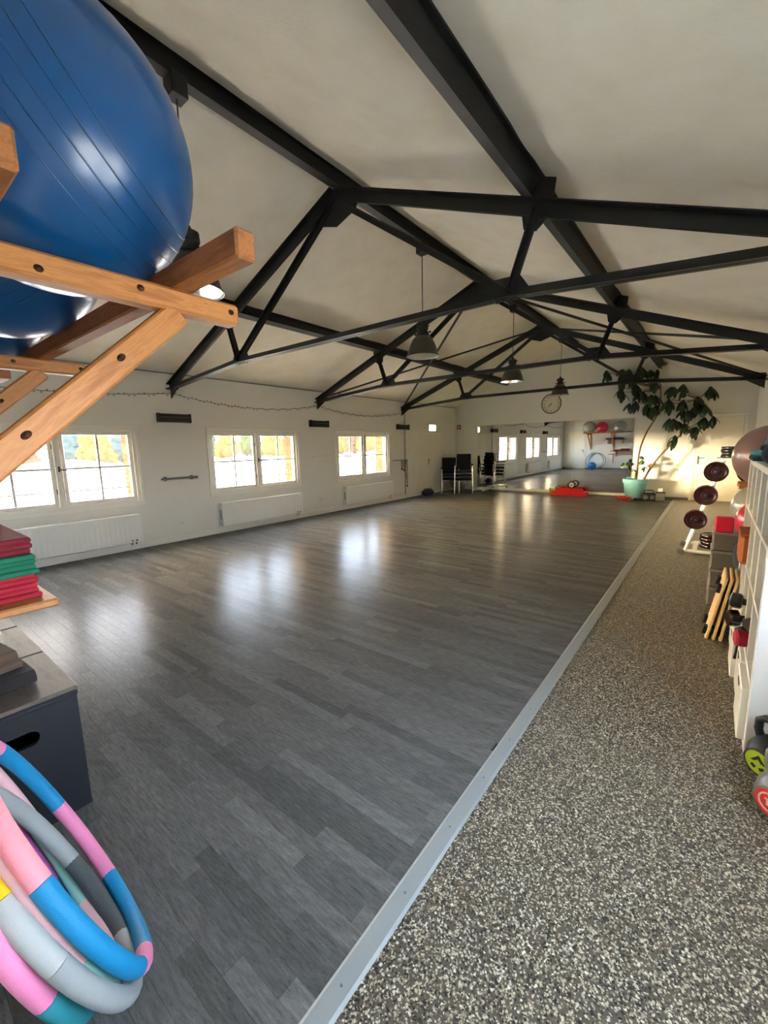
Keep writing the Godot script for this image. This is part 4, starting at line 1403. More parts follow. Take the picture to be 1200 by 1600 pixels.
func make_near_wall() -> void:
	make_rack(-3.1, -0.94, [-1.248, -2.63], "pine ball rack with rounded arm in the upper left foreground")
	make_rack(-5.75, -3.45, [-5.48, -4.32], "pine ball rack beside the near wall door, seen in the mirror")
	var bb := exercise_ball("huge glossy blue exercise ball, foremost on the timber rack", Vector3(-1.46, 2.30, -0.447), 0.0, 0.35, "ball_blue", false, 5, "blue balls on the rack")
	bb.basis = Basis(Quaternion(Vector3.UP, Vector3(0.63, 0.48, -0.6).normalized()))
	bb = exercise_ball("blue exercise ball second on the timber rack, below the huge one", Vector3(-2.175, 2.30, -0.447), 0.6, 0.35, "ball_blue", false, 5, "blue balls on the rack")
	bb.basis = Basis(Quaternion(Vector3.UP, Vector3(0.5, 0.3, 0.6).normalized()))
	exercise_ball("blue exercise ball third on the timber rack, mostly hidden", Vector3(-2.885, 2.30, -0.447), 1.6, 0.35, "ball_blue", false, 5, "blue balls on the rack")
	exercise_ball("silver exercise ball at the door end of the rack, in the mirror", Vector3(-5.5, 2.29, -0.447), 0.0, 0.34, "ball_silver")
	exercise_ball("red exercise ball on the rack seen in the mirror", Vector3(-4.86, 2.27, -0.447), 0.0, 0.3, "ball_red")
	exercise_ball("silver exercise ball right of the red one in the mirror", Vector3(-4.0, 2.27, -0.447), 0.0, 0.31, "ball_silver")

	# mat shelf
	var t := thing("wall_shelf", "wooden wall shelf carrying the red and green mats", "shelf", Vector3(0, 1.0, 0))
	part(t, "board", bar(Vector3(2.65, 0.028, 0.52), 0.006), "shelf_wood", at(-1.775 - 1.325, -0.014, ZF - 0.26))
	for x in [-2.2, -3.2, -4.2]:
		var p := PackedVector2Array([Vector2(0, 0), Vector2(0.3, 0), Vector2(0.3, -0.03), Vector2(0.04, -0.28), Vector2(0, -0.28)])
		var b := MB.new()
		b.prism(p, 0.025, Transform3D(Basis(Vector3(0, 0, -1), Vector3.UP, Vector3(1, 0, 0)), Vector3(x, -0.028, ZF)))
		part(t, "bracket", b, "shelf_wood")
	var y := 1.0
	var spec := [["foam_red", 5, "bright red", "below the green ones"], ["foam_green", 4, "green", "in the middle of the shelf stack"], ["foam_dark_red", 3, "dark red", "on top of the shelf stack"]]
	for s in spec:
		for k in s[1]:
			var h := 0.0175 if s[1] != 3 else 0.0195
			var jx := rng.randf_range(-0.012, 0.012) + (0.02 if s[2] == "green" else 0.0)
			var jz := rng.randf_range(-0.01, 0.01)
			var o := part(self, "gym_mat", bar(Vector3(0.62, h, 0.46), 0.0075), s[0], Transform3D(Basis(Vector3.UP, rng.randf_range(-0.015, 0.015)), Vector3(-1.85 - 0.31 + jx, y + h / 2, -0.135 + jz)))
			tag(o, "%s gym mat %s, number %s from their bottom" % [s[2], s[3], ["one", "two", "three", "four", "five"][k]], "mat", "mats stacked on the wall shelf")
			y += h
	# far part of the shelf, seen in the mirror
	y = 1.0
	for k in 3:
		var o := part(self, "gym_mat", bar(Vector3(0.7, 0.022, 0.42), 0.008), "foam_dark_red", at(-3.95 + 0.01 * k, y + 0.011, -0.12))
		tag(o, "dark red mat on the shelf under the silver balls, %s" % ["lowest", "middle", "topmost"][k], "mat", "mats at the mirror end of the shelf")
		y += 0.022
	var ob := part(self, "folded_towel", bar(Vector3(0.4, 0.05, 0.3), 0.02), "cloth_navy", at(-3.75, y + 0.025, -0.1))
	tag(ob, "dark folded towel on the red mats seen in the mirror", "towel")
	t = thing("wall_shelf", "narrow lower wooden shelf under the mat shelf, seen in the mirror", "shelf", Vector3(0, 0.82, 0))
	part(t, "board", bar(Vector3(1.1, 0.025, 0.3), 0.005), "shelf_wood", at(-4.0, 0, ZF - 0.15))
	part(t, "post", bar(Vector3(0.03, 0.46, 0.03), 0.004), "shelf_wood", at(-4.35, -0.24, ZF - 0.015))
	for k in 3:
		var b := MB.new()
		b.tube([Vector3(-0.42, 0, 0), Vector3(0.42, 0, 0)], 0.045, 14)
		var o := part(self, "foam_roller", b, "foam_blue", at(-4.28, 1.655 + 0.0, -0.19 + 0.1 * k))
		tag(o, ["blue foam roller on the outer edge of the high ledge", "blue foam roller in the middle of the high ledge", "blue foam roller nearest the wall on the high ledge"][k], "foam roller", "blue foam rollers")
	t = thing("wall_shelf", "high narrow ledge carrying blue foam rollers", "shelf", Vector3(0, 1.59, 0))
	part(t, "board", bar(Vector3(1.0, 0.022, 0.38), 0.004), "shelf_wood", at(-4.25, 0.009, ZF - 0.19))
	part(t, "bracket", bar(Vector3(0.04, 0.2, 0.3), 0.004), "shelf_wood", at(-4.6, -0.1, ZF - 0.15))
	part(t, "bracket", bar(Vector3(0.04, 0.2, 0.3), 0.004), "shelf_wood", at(-3.9, -0.1, ZF - 0.15))

	# bench made of black boxes with wooden tops
	var xs := [-2.015, -2.515, -3.015]
	var names := ["black box with slot handle and grey wooden top, nearest the hoops", "black box with wooden top, second in the row", "black box with wooden top, third in the row"]
	for k in 3:
		t = thing("storage_box", names[k], "box", Vector3(xs[k] - 0.24, 0, -0.2), 0, "black boxes under the mat shelf")
		var b := MB.new()
		var d := 0.53
		var h := 0.53
		# side with the slot, facing right
		for up in [1.0, -1.0]:
			var p := PackedVector2Array([Vector2(-d / 2, 0.4), Vector2(-d / 2, h if up > 0 else 0.0), Vector2(d / 2, h if up > 0 else 0.0), Vector2(d / 2, 0.4), Vector2(0.13, 0.4)])
			for q in range(1, 7):
				var an := PI / 2 * q / 6.0
				p.append(Vector2(0.1 + 0.03 * cos(an), 0.4 + up * 0.03 * sin(an)))
			for q in 6:
				var an := PI / 2 + PI / 2 * q / 6.0
				p.append(Vector2(-0.1 + 0.03 * cos(an), 0.4 + up * 0.03 * sin(an)))
			p.append(Vector2(-0.13, 0.4))
			b.prism(p, 0.02, Transform3D(Basis(Vector3(0, 0, -1), Vector3.UP, Vector3(1, 0, 0)), Vector3(0.22, 0, 0)))
		b.box(Vector3(-0.23, h / 2, 0), Vector3(0.02, h, d))
		b.box(Vector3(0, h / 2, -d / 2 + 0.01), Vector3(0.44, h, 0.02))
		b.box(Vector3(0, h / 2, d / 2 - 0.01), Vector3(0.44, h, 0.02))
		b.box(Vector3(0, 0.01, 0), Vector3(0.44, 0.02, d - 0.04))
		part(t, "body", b, "crate_black")
		part(t, "top_trim", bar(Vector3(0.488, 0.022, 0.54), 0.004), "crate_black", at(0, h - 0.012, 0))
		part(t, "top_board", bar(Vector3(0.49, 0.018, 0.545), 0.004), "grey_wood", at(0, h + 0.01, 0))
	blanket("brown folded wool blanket on the near black box", Vector3(-2.42, 0.605, -0.14), 0.15, Vector3(0.42, 0.085, 0.36), "wool_brown", 2)
	blanket("black folded wool blanket under the brown one", Vector3(-2.4, 0.552, -0.15), 0.06, Vector3(0.5, 0.052, 0.42), "wool_black", 1)
	blanket("cream rolled blanket behind the brown one", Vector3(-2.92, 0.552, -0.2), 0.1, Vector3(0.4, 0.16, 0.3), "wool_cream", 2)
	t = thing("plastic_tub", "white plastic tub at the left edge on the near box", "tub", Vector3(-2.13, 0.551, 0.0))
	var tub := MB.new()
	tub.lathe([Vector2(0, 0), Vector2(0.07, 0), Vector2(0.085, 0.13), Vector2(0.092, 0.135), Vector2(0.085, 0.14), Vector2(0.078, 0.13), Vector2(0.066, 0.01), Vector2(0, 0.01)], 28)
	part(t, "tub", tub, "plastic_white")

	# hoops leaning on the near wall
	hoop("pink and blue foam hoop in front of the leaning hoops", Vector3(-1.383, 0.384, -0.233), 0.379, -0.06, -0.374, 0.0225, [[-35, 20, "hoop_blue"], [20, 66, "hoop_pink"], [66, 122, "hoop_blue"], [122, 148, "hoop_pink"], [148, 214, "hoop_blue"], [214, 270, "hoop_salmon"], [270, 290, "hoop_blue"], [290, 325, "hoop_pink"]])
	hoop("mint and pale pink hoop behind the pink and blue one", Vector3(-1.395, 0.376, -0.185), 0.36, -0.028, -0.3, 0.021, [[-18, 24, "hoop_pale"], [24, 72, "hoop_mint"], [72, 118, "hoop_pale"], [118, 180, "hoop_mint"], [180, 240, "hoop_pale"], [240, 300, "hoop_mint"], [300, 342, "hoop_pale"]])
	hoop("grey, black and white hoop with one yellow band", Vector3(-1.327, 0.34, -0.19), 0.338, -0.053, -0.414, 0.0235, [[-40, 38, "hoop_grey"], [38, 90, "hoop_black"], [90, 150, "hoop_grey"], [150, 198, "hoop_grey"], [198, 228, "hoop_white"], [228, 262, "hoop_yellow"], [262, 320, "hoop_white"]])
	hoop("purple pink and teal hoop lowest of the leaning hoops", Vector3(-1.396, 0.366, -0.125), 0.364, -0.055, -0.32, 0.025, [[-20, 52, "hoop_purple"], [52, 120, "hoop_blue"], [120, 178, "hoop_teal"], [178, 240, "hoop_pink"], [240, 290, "hoop_teal"], [290, 340, "hoop_purple"]])
	# the hoops and ball by the door, seen in the mirror
	hoop("large pale grey hoop round the blue ball in the mirror", Vector3(-5.25, 0.445, 0.02), 0.45, 0.0, -0.12, 0.02, [[0, 360, "hoop_grey"]])
	hoop("blue grey hoop behind the blue ball in the mirror", Vector3(-5.12, 0.45, 0.03), 0.43, 0.05, -0.08, 0.02, [[0, 130, "hoop_teal"], [130, 240, "hoop_grey"], [240, 360, "hoop_teal"]])
	exercise_ball("azure exercise ball on the floor in front of the mirrored hoops", Vector3(-5.3, 0, -0.3), 0.0, 0.2, "ball_azure", true)


func blanket(label: String, p: Vector3, turn: float, s: Vector3, m: String, folds: int) -> void:
	var t := thing("blanket", label, "blanket", p, turn)
	for k in folds:
		var h := s.y / folds
		var prof := PackedVector2Array()
		var n := 7
		for q in n:
			var a := -PI / 2 + PI * q / (n - 1)
			prof.append(Vector2(s.x / 2 - h / 2 + cos(a) * h / 2, h / 2 + sin(a) * h / 2))
		for q in n:
			var a := PI / 2 + PI * q / (n - 1)
			prof.append(Vector2(-s.x / 2 + h / 2 + cos(a) * h / 2, h / 2 + sin(a) * h / 2))
		var b := MB.new()
		var d := s.z - 0.03 * k
		b.prism(prof, d, at(0.012 * k, h * k, -d / 2))
		part(t, "fold", b, m)


func hoop(label: String, c: Vector3, r: float, th: float, ph: float, tr: float, bands: Array) -> void:
	var t := thing("hula_hoop", label, "hoop", c, 0, "foam hoops leaning on the near wall")
	var nrm := Vector3(cos(ph) * sin(th), sin(ph), cos(ph) * cos(th))
	var a := nrm.cross(Vector3.UP).normalized()
	var d := nrm.cross(a)
	for s in bands:
		var pts := []
		var n := maxi(4, int((s[1] - s[0]) / 4.0))
		for q in n + 1:
			var u: float = deg_to_rad(lerpf(s[0], s[1], float(q) / n))
			pts.append((a * cos(u) + d * sin(u)) * r)
		var b := MB.new()
		b.tube(pts, tr, 14)
		part(t, "foam_sleeve", b, s[2])


# ---------------------------------------------------------------- right side
func make_shelf_unit() -> void:
	var x0 := 0.223
	var x1 := 0.613
	var zn := -2.5
	var zf := -4.2
	var t := thing("cube_shelf", "white open cube shelf along the right wall", "shelf", Vector3(0, 0, 0))
	var cols := 5
	var cw := (zn - zf) / cols
	var ys := [0.012, 0.315, 0.66, 0.995, 1.325]
	for k in cols + 1:
		var th := 0.038 if k == 0 or k == cols else 0.018
		part(t, "side_panel" if k == 0 or k == cols else "divider", bar(Vector3(x1 - x0, 1.345, th), 0.003), "white_gloss", at((x0 + x1) / 2, 0.6725, zn - cw * k))
	for k in ys.size():
		var th := 0.036 if k == 0 or k == 4 else 0.018
		part(t, "shelf_board", bar(Vector3(x1 - x0, th, zn - zf + (0.04 if k == 4 else 0.0)), 0.003), "white_gloss", at((x0 + x1) / 2, ys[k] + 0.006, (zn + zf) / 2))
	part(t, "back_panel", bar(Vector3(0.008, 1.3, zn - zf), 0.0), "white_gloss", at(x1 - 0.01, 0.66, (zn + zf) / 2))
	for k in 5:
		var dr := part(t, "drawer", bar(Vector3(0.36, 0.265, cw - 0.035), 0.004), "white_gloss", at(x0 + 0.15 + 0.012 * sin(k * 2.1), 0.175, zn - cw * (k + 0.5)))
		part(dr, "grip_cutout", bar(Vector3(0.004, 0.02, 0.08), 0.002), "plastic_black", at(-0.181, 0.1, 0))
	var cell := func(k: int, row: int, dx: float) -> Vector3: return Vector3(x0 + dx, ys[row] + 0.0155, zn - cw * (k + 0.5))
	# contents
	var o: MeshInstance3D
	for k in 4:
		o = part(self, "folded_towel", bar(Vector3(0.3, 0.04, 0.24), 0.016), "cloth_teal" if k < 3 else "cloth_petrol", Transform3D(Basis(), cell.call(1, 3, 0.17) + Vector3(0, 0.02 + 0.0405 * k, 0)))
		tag(o, "%s towel in the upper cell, %s of the pile" % ["teal folded" if k < 3 else "petrol blue folded", ["lowest", "second", "third", "topmost"][k]], "towel", "towels in the cube shelf")
	var t2 := thing("basket", "orange brown storage basket sticking out of the shelf", "basket", cell.call(3, 2, 0.13))
	part(t2, "body", bar(Vector3(0.34, 0.2, 0.27), 0.02), "orange_box", at(0, 0.1, 0))
	part(t2, "rim", bar(Vector3(0.35, 0.02, 0.28), 0.008), "orange_box", at(0, 0.205, 0))
	o = part(self, "cushion", bar(Vector3(0.28, 0.16, 0.26), 0.06), "foam_dark_red", Transform3D(Basis(), cell.call(4, 2, 0.16) + Vector3(0, 0.08, 0)))
	tag(o, "dark red cushion in the shelf behind the orange basket", "cushion")
	dumbbell("crimson dumbbell in the low near cell of the white shelf", cell.call(1, 1, 0.05), 0.2, "foam_red", 0.05, 0.2)
	dumbbell("black dumbbell in the low near cell beside the crimson one", cell.call(1, 1, 0.06) + Vector3(0, 0, -0.11), 0.4, "kettle_black", 0.045, 0.2)
	dumbbell("black dumbbell on top of the crimson and black pair", cell.call(1, 1, 0.06) + Vector3(0, 0.1, -0.05), 0.9, "kettle_black", 0.04, 0.19)
	dumbbell("dark plum dumbbell sticking out of the shelf's middle cell", cell.call(2, 1, 0.02) + Vector3(0, 0, 0.02), 0.3, "plate_red", 0.055, 0.2)
	dumbbell("dark plum dumbbell piled on the middle cell pair", cell.call(2, 1, 0.03) + Vector3(0, 0.111, 0.02), -0.2, "plate_black", 0.05, 0.2)
	var tb := thing("resistance_band", "black band with plastic handle hanging out of the shelf", "band", cell.call(2, 1, 0.0))
	var b := MB.new()
	b.tube([Vector3(0.05, 0.02, -0.1), Vector3(-0.012, 0.012, -0.1), Vector3(-0.022, -0.02, -0.09), Vector3(-0.024, -0.16, -0.02), Vector3(-0.026, -0.2, 0.1), Vector3(-0.024, -0.12, 0.2), Vector3(-0.022, 0.0, 0.25)], 0.008, 8)
	part(tb, "tube", b, "rubber")
	# things on top
	for k in 5:
		o = part(self, "folded_cloth", bar(Vector3(0.3 - 0.025 * k, 0.035, 0.34 - 0.015 * k), 0.014), ["cloth_petrol", "cloth_teal", "cloth_navy", "cloth_teal", "cloth_teal"][k], Transform3D(Basis(Vector3.UP, 0.12 * sin(k * 2.0)), Vector3(0.355 + 0.012 * k, 1.349 + 0.0175 + 0.0355 * k, -3.93)))
		tag(o, "%s folded cloth on top of the shelf, %s from its top board" % [["petrol", "teal", "navy", "teal", "pale teal"][k], ["first", "second", "third", "fourth", "fifth"][k]], "cloth", "cloths on the shelf top")
	o = part(self, "dark_pouch", MB.new() if false else pouch(), "cloth_navy", at(0.33, 1.349, -3.45))
	tag(o, "dark round pouch on top of the shelf before the teal cloths", "pouch")


func pouch() -> MB:
	var b := MB.new()
	b.lathe([Vector2(0, 0), Vector2(0.07, 0.0), Vector2(0.1, 0.03), Vector2(0.1, 0.08), Vector2(0.07, 0.12), Vector2(0.03, 0.13), Vector2(0, 0.13)], 24, Transform3D(), 80.0)
	return b


func kettlebell(label: String, p: Vector3, turn: float, m: String, face: String, r: float, hm: String) -> void:
	var t := thing("kettlebell", label, "kettlebell", p, turn)
	var b := MB.new()
	b.lathe([Vector2(0, 0), Vector2(r * 0.62, 0), Vector2(r * 0.9, r * 0.3), Vector2(r, r * 0.85), Vector2(r * 0.93, r * 1.3), Vector2(r * 0.66, r * 1.72), Vector2(r * 0.3, r * 1.92), Vector2(0, r * 1.95)], 32, Transform3D(), 80.0)
	part(t, "body", b, m)
	b = MB.new()
	var h := r * 1.55
	b.tube([Vector3(-r * 0.55, h, 0), Vector3(-r * 0.72, h + r * 0.45, 0), Vector3(-r * 0.7, h + r * 0.9, 0), Vector3(-r * 0.45, h + r * 1.12, 0), Vector3(r * 0.45, h + r * 1.12, 0), Vector3(r * 0.7, h + r * 0.9, 0), Vector3(r * 0.72, h + r * 0.45, 0), Vector3(r * 0.55, h, 0)], 0.017, 12)
	part(t, "handle", b, hm)
	for s in [1.0]:
		b = MB.new()
		var q := Transform3D(Basis(Vector3(1, 0, 0), PI / 2), Vector3(0, r * 0.95, r * 0.9))
		b.lathe([Vector2(r * 0.62, 0), Vector2(r * 0.62, r * 0.1), Vector2(r * 0.54, r * 0.13)], 28, q)
		part(t, "badge_ring", b, m)
		b = MB.new()
		b.lathe([Vector2(r * 0.54, 0), Vector2(r * 0.54, r * 0.11), Vector2(0, r * 0.12)], 28, q)
		var bd := part(t, "badge", b, face)
		b = MB.new()
		if face == "lime":
			b.prism(PackedVector2Array([Vector2(-r * 0.3, r * 0.02), Vector2(0, r * 0.36), Vector2(r * 0.3, r * 0.02), Vector2(r * 0.13, r * 0.04), Vector2(0, r * 0.18), Vector2(-r * 0.13, r * 0.04)]), 0.003, at(0, r * 0.95, r * 1.02))
			for e in [-1, 1]:
				b.box(Vector3(e * r * 0.17, r * 0.72, r * 1.022), Vector3(r * 0.2, r * 0.13, 0.003), 0.0, Basis(Vector3(0, 0, 1), e * 0.5))
			part(bd, "emblem", b, "kettle_black")
		else:
			var ring := []
			for e in 28:
				ring.append(Vector3(cos(TAU * e / 28) * r * 0.36, r * 0.95 + sin(TAU * e / 28) * r * 0.36, r * 1.02))
			b.tube(ring, r * 0.035, 6, true)
			b.box(Vector3(0, r * 0.95, r * 1.02), Vector3(r * 0.2, r * 0.3, 0.004), 0.001)
			b.box(Vector3(0, r * 1.05, r * 1.02), Vector3(r * 0.34, r * 0.07, 0.004), 0.001)
			part(bd, "emblem", b, "hoop_pale")


func make_right_side() -> void:
	make_shelf_unit()
	kettlebell("grey kettlebell with a round red badge at the right edge", Vector3(0.335, 0, -2.12), -0.62, "kettle_grey", "signal_red", 0.098, "chrome")
	kettlebell("black kettlebell with lime green badge beside the shelf end", Vector3(0.315, 0, -2.37), -0.62, "kettle_black", "lime", 0.095, "kettle_black")
	# balance boards leaning on the shelf front
	for k in 3:
		var c := Transform3D(Basis(Vector3(0, 0, 1), -0.13 - 0.02 * k) * Basis(Vector3.UP, 0.0), Vector3(0.118 - 0.042 * k + 0.028, 0.0, -4.02 + 0.0 * k))
		var t := thing("balance_board", ["cream wooden rocker board with black feet, closest to the shelf", "cream wooden rocker board with black feet, middle of three", "cream wooden rocker board with black feet, outermost of three"][k], "balance board", c.origin, 0.0, "rocker boards leaning on the shelf")
		t.transform.basis = c.basis
		part(t, "board", bar(Vector3(0.02, 0.5, 0.34), 0.006), "birch", at(0, 0.252, 0))
		for sy in [0.06, 0.4]:
			for sz in [-0.12, 0.12]:
				part(t, "foot", bar(Vector3(0.026, 0.062, 0.062), 0.004), "rubber", at(-0.0225, sy, sz))
	# grey step platforms
	for k in 4:
		var t := thing("step_platform", "grey foam step block, %s of the stack behind the shelf" % ["lowest", "second", "third", "topmost"][k], "step block", Vector3(0.05 + 0.3 + 0.004 * sin(k * 3.0), 0.17 * k, -4.87 + 0.006 * cos(k * 5.0)), 0.0, "grey step blocks")
		part(t, "block", bar(Vector3(0.6, 0.162, 0.36), 0.012), "foam_grey", at(0, 0.084, 0))
		part(t, "edge_band", bar(Vector3(0.61, 0.02, 0.37), 0.006), "aluminium", at(0, 0.16, 0))
	var o := part(self, "foam_block", bar(Vector3(0.13, 0.13, 0.13), 0.01), "foam_pink", at(0.125, 0.746, -4.765))
	tag(o, "bright pink foam block on the grey step stack", "block")
	exercise_ball("pearl silver exercise ball on the grey step stack behind the shelf", Vector3(0.365, 0.682 + 0.212, -4.9), 0.3, 0.212, "ball_silver")
	# navy pouf on a crate, crimson ball on it
	var t := thing("crate", "dark crate under the navy pouf at the shelf's far end", "crate", Vector3(0.4, 0, -4.42))
	part(t, "body", bar(Vector3(0.32, 0.42, 0.32), 0.01), "crate_black", at(0, 0.21, 0))
	part(t, "rim", bar(Vector3(0.34, 0.03, 0.34), 0.006), "crate_black", at(0, 0.42, 0))
	t = thing("pouf", "dark navy round pouf at the far end of the shelf", "pouf", Vector3(0.36, 0.436, -4.42))
	var b := MB.new()
	b.lathe([Vector2(0, 0), Vector2(0.13, 0), Vector2(0.165, 0.04), Vector2(0.175, 0.12), Vector2(0.16, 0.2), Vector2(0.11, 0.235), Vector2(0, 0.24)], 32, Transform3D(), 80.0)
	part(t, "cover", b, "cloth_navy")
	part(t, "seam", ringmesh(0.176, 0.005, 0.12), "cloth_navy")
	exercise_ball("crimson exercise ball on the navy pouf", Vector3(0.345, 0.676 + 0.17, -4.42), 0.0, 0.17, "ball_crimson")
	# mauve ball on wall bracket
	t = thing("ball_bracket", "timber wall bracket holding the mauve ball", "bracket", Vector3(XR, 1.1, -5.1))
	for z in [-0.14, 0.14]:
		part(t, "arm", bar(Vector3(0.5, 0.05, 0.04), 0.005), "pine", at(-0.25, -0.025, z))
	part(t, "wall_plate", bar(Vector3(0.03, 0.16, 0.42), 0.004), "pine", at(-0.016, -0.05, 0))
	exercise_ball("large mauve exercise ball above the white shelf's far end", Vector3(0.41, 1.1 + 0.24, -5.1), 0.0, 0.278, "ball_mauve")
	make_plate_rack()


func ringmesh(r: float, tr: float, y: float) -> MB:
	var b := MB.new()
	var ring := []
	for q in 36:
		ring.append(Vector3(cos(TAU * q / 36) * r, y, sin(TAU * q / 36) * r))
	b.tube(ring, tr, 6, true)
	return b


func plate_mesh(r: float, h: float) -> MB:
	var b := MB.new()
	b.lathe([Vector2(0.016, -h / 2), Vector2(r * 0.35, -h / 2), Vector2(r * 0.4, -h / 2 + 0.008), Vector2(r * 0.75, -h / 2 + 0.008), Vector2(r * 0.82, -h / 2), Vector2(r * 0.95, -h / 2), Vector2(r, -h / 4), Vector2(r, h / 4), Vector2(r * 0.95, h / 2), Vector2(r * 0.82, h / 2), Vector2(r * 0.75, h / 2 - 0.008), Vector2(r * 0.4, h / 2 - 0.008), Vector2(r * 0.35, h / 2), Vector2(0.016, h / 2), Vector2(0.016, -h / 2)], 32)
	return b


func make_plate_rack() -> void:
	var c := Vector3(0.2, 0, -6.95)
	var t := thing("plate_rack", "white wheeled rack for weight plates near the far door", "rack", c)
	var b: MB
	for z in [-0.28, 0.28]:
		b = MB.new()
		b.tube([Vector3(-0.44, 0.06, z), Vector3(0.4, 0.06, z)], 0.022, 10)
		part(t, "base_tube", b, "plastic_white")
		for s in [-1, 1]:
			b = MB.new()
			b.tube([Vector3(s * 0.4, 0.06, z), Vector3(s * 0.09, 1.24, z * 0.5)], 0.022, 10)
			part(t, "upright", b, "plastic_white")
			b = MB.new()
			b.lathe([Vector2(0, -0.014), Vector2(0.038, -0.014), Vector2(0.042, 0), Vector2(0.038, 0.014), Vector2(0, 0.014)], 18, Transform3D(Basis(Vector3(1, 0, 0), PI / 2), Vector3(s * 0.44, 0.042, z + 0.03)))
			part(t, "castor", b, "chrome")
	for x in [-0.3, 0.0, 0.3]:
		part(t, "base_bar", bar(Vector3(0.05, 0.025, 0.58), 0.004), "plastic_white", at(x, 0.08, 0))
	part(t, "tray", bar(Vector3(0.34, 0.03, 0.36), 0.006), "plastic_white", at(0.0, 1.25, 0))
	var pegs := [[-0.16, 1.1], [-0.24, 0.8], [-0.32, 0.48], [0.16, 1.1], [0.24, 0.8], [0.32, 0.48]]
	for p in pegs:
		b = MB.new()
		b.tube([Vector3(p[0], p[1], -0.1), Vector3(p[0], p[1], 0.36)], 0.013, 10)
		part(t, "peg", b, "plastic_black")
	var big := plate_mesh(0.125, 0.045).mesh(M["plate_red"])
	var small := plate_mesh(0.11, 0.035).mesh(M["plate_black"])
	var turn := Basis(Vector3(1, 0, 0), PI / 2)
	var names := ["upper left", "middle left", "lower left", "upper right", "middle right", "lower right"]
	for k in 6:
		for e in 2:
			var o := part(self, "weight_plate", big, null, Transform3D(turn, c + Vector3(pegs[k][0], pegs[k][1], 0.3 - 0.075 * e)))
			tag(o, "glossy dark red weight plate on the %s peg, %s one" % [names[k], ["front", "rear"][e]], "weight plate", "weight plates on the rack")
	for k in 4:
		var o := part(self, "weight_plate", small, null, at(c.x - 0.02 + 0.006 * sin(k * 2.0), 1.2655 + 0.0175 + 0.0352 * k, c.z + 0.02))
		tag(o, "black weight plate lying on the rack's top tray, %s" % ["lowest", "second", "third", "topmost"][k], "weight plate", "weight plates on the tray")
	var dark := plate_mesh(0.14, 0.045).mesh(M["plate_red"])
	for k in 4:
		var o := part(self, "weight_plate", dark, null, at(c.x - 0.12 + 0.01 * sin(k * 2.0), 0.0925 + 0.0225 + 0.0452 * k, c.z + 0.08))
		tag(o, "dark red weight plate lying on the rack's base, %s" % ["lowest", "second", "third", "topmost"][k], "weight plate", "weight plates on the base")


# ---------------------------------------------------------------- outdoors
func crown(r: float, s: int) -> MB:
	var f := noise(1.1, FastNoiseLite.TYPE_SIMPLEX_SMOOTH, 4, s)
	var b := MB.new()
	var m := 18
	var P := func(i: int, j: int) -> Array:
		var a := TAU * i / (m * 2)
		var e := -PI / 2 + PI * j / m
		var d := Vector3(cos(a) * cos(e), sin(e), sin(a) * cos(e))
		var k := 1.0 + 0.55 * f.get_noise_3dv(d * 2.2) + 0.25 * f.get_noise_3dv(d * 7.0)
		return [d * r * k * Vector3(1, 0.85, 1), d]
	for i in m * 2:
		for j in m:
			var A = P.call(i, j)
			var B = P.call(i + 1, j)
			var C = P.call(i + 1, j + 1)
			var D = P.call(i, j + 1)
			b.tri(A[0], B[0], C[0], A[1], B[1], C[1])
			b.tri(A[0], C[0], D[0], A[1], C[1], D[1])
	return b


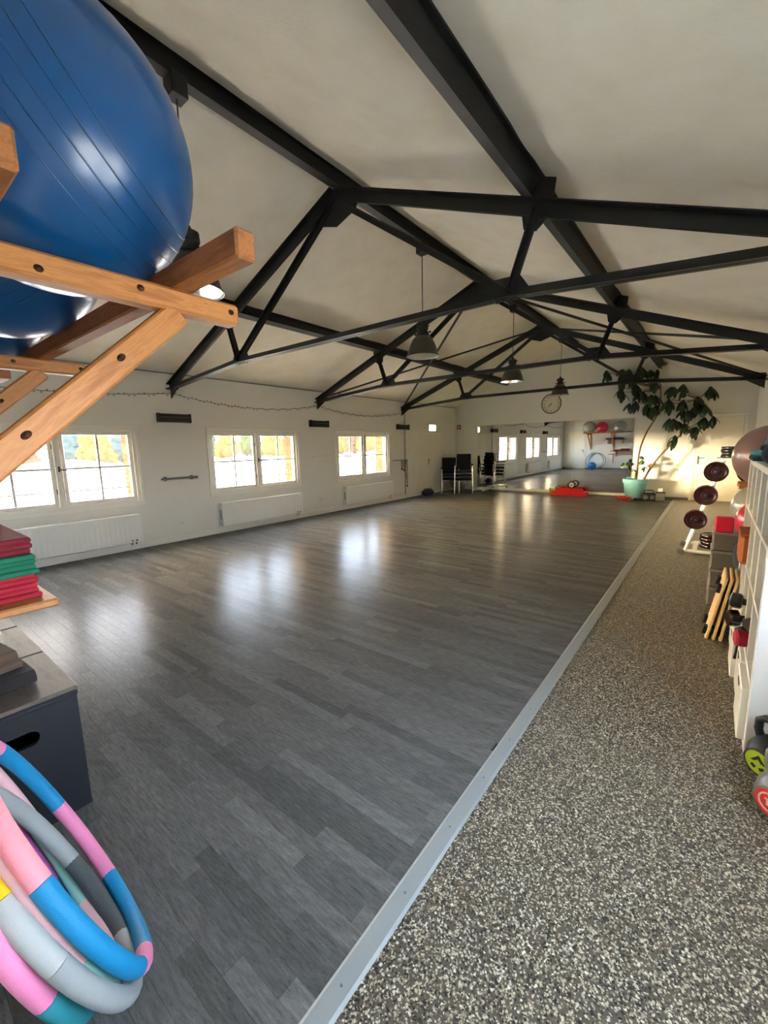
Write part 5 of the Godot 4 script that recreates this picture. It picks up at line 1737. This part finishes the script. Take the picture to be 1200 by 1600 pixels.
func make_outdoors() -> void:
	var b := MB.new()
	b.box(Vector3(-120, -1.05, 40), Vector3(380, 0.5, 420))
	var g := part(self, "ground", b, "sand")
	g.set_meta("kind", "structure")
	g.set_meta("label", "sandy open ground outside the windows")
	var f := noise(0.12, FastNoiseLite.TYPE_SIMPLEX_SMOOTH, 4, 55)
	var heaps := [[Vector3(-32, -0.8, -6), Vector3(9, 1.75, 10), "pale sand heap outside the nearest window"], [Vector3(-36, -0.8, -28), Vector3(8, 1.7, 12), "pale sand heap outside the middle window"], [Vector3(-38, -0.8, -54), Vector3(9, 1.8, 12), "pale sand heap outside the farthest window"]]
	for h in heaps:
		b = MB.new()
		var m := 28
		var P := func(i: int, j: int) -> Vector3:
			var u := -1.0 + 2.0 * i / m
			var w := -1.0 + 2.0 * j / m
			var y := pow(maxf(0.0, 1.0 - u * u), 0.8) * pow(maxf(0.0, 1.0 - w * w), 0.8) * (1.0 + 0.35 * f.get_noise_2d(u * 9 + h[0].z, w * 9))
			return Vector3(u, y, w) * h[1]
		for i in m:
			for j in m:
				var A: Vector3 = P.call(i, j)
				var B: Vector3 = P.call(i + 1, j)
				var C: Vector3 = P.call(i + 1, j + 1)
				var D: Vector3 = P.call(i, j + 1)
				var no := (B - A).cross(D - A)
				no = no.normalized() if no.length() > 1e-9 else Vector3.UP
				if no.y < 0:
					no = -no
				b.tri(A, B, C, no, no, no)
				b.tri(A, C, D, no, no, no)
		var o := part(self, "sand_heap", b, "pale_sand", at(h[0].x, h[0].y, h[0].z))
		tag(o, h[2], "sand heap", "sand heaps outside")
	var kinds := ["foliage_green", "foliage_yellow", "foliage_blue", "foliage_brown"]
	var words := {"foliage_green": "dull green", "foliage_yellow": "yellowing", "foliage_blue": "blue grey", "foliage_brown": "reddish brown"}
	var crowns := [crown(1.0, 3), crown(1.0, 8), crown(1.0, 15)]
	var meshes := {}
	for k in kinds:
		for e in 3:
			meshes[k + str(e)] = crowns[e].mesh(M[k])
	# [direction z/x, distance in x, height, kind, label place]
	var trees := [[0.12, 42.0, 5.0, 3, "seen through the nearest window at left"], [0.2, 48.0, 4.4, 3, "left of the nearest window's mullion"], [0.27, 58.0, 5.6, 2, "just right of the nearest window's mullion"], [0.32, 55.0, 6.2, 1, "in the middle of the nearest window's right sash"], [0.37, 60.0, 5.8, 2, "behind the nearest window's glazing bar"], [0.41, 57.0, 5.8, 1, "beside the nearest window's brick edge"], [0.56, 66.0, 6.2, 0, "at the left edge of the middle window"], [0.62, 68.0, 7.0, 1, "in the left sash of the middle window"], [0.69, 66.0, 7.4, 0, "next to the middle window's mullion"], [0.76, 68.0, 7.6, 1, "in the right sash of the middle window"], [0.83, 70.0, 7.2, 0, "beside the middle window's brick edge"], [1.02, 66.0, 7.5, 1, "at the left edge of the farthest window"], [1.1, 68.0, 8.2, 3, "in the left sash of the farthest window"], [1.18, 66.0, 8.4, 1, "next to the farthest window's mullion"], [1.27, 68.0, 8.8, 0, "beside the farthest window's brick edge"]]
	var far := 0.0
	for e in trees:
		far = 14.0 - far
		e[2] *= 0.76 * (e[1] + far) / e[1]
		e[1] += far
		var k: String = kinds[e[3]]
		var t := thing("tree", "%s tree %s" % [words[k], e[4]], "tree", Vector3(-e[1], -0.8, -e[0] * e[1]), rng.randf() * TAU, "trees beyond the sand")
		var h: float = e[2]
		b = MB.new()
		b.tube([Vector3(0, 0, 0), Vector3(0.1, h * 0.3, 0), Vector3(0, h * 0.6, 0.1)], [0.22, 0.16, 0.08], 8)
		part(t, "trunk", b, "bark")
		for q in 5:
			var a := TAU * q / 5.0
			var rad := h * (0.3 if q < 4 else 0.33)
			var p := Vector3(cos(a) * h * 0.16, h * (0.42 + 0.08 * sin(q * 2.3)), sin(a) * h * 0.16) if q < 4 else Vector3(0, h * 0.68, 0)
			part(t, "crown", meshes[k + str(q % 3)], null, Transform3D(Basis(Vector3.UP, q * 1.3).scaled(Vector3(rad * 0.85, rad, rad * 0.85)), p))


func _ready() -> void:
	rng.seed = 20240117
	make_light()
	make_materials()
	make_shell()
	make_floor()
	make_windows()
	make_doors()
	make_roof_steel()
	make_radiators()
	make_fittings()
	make_far_wall()
	make_near_wall()
	make_right_side()
	make_far_items()
	make_plant()
	make_outdoors()
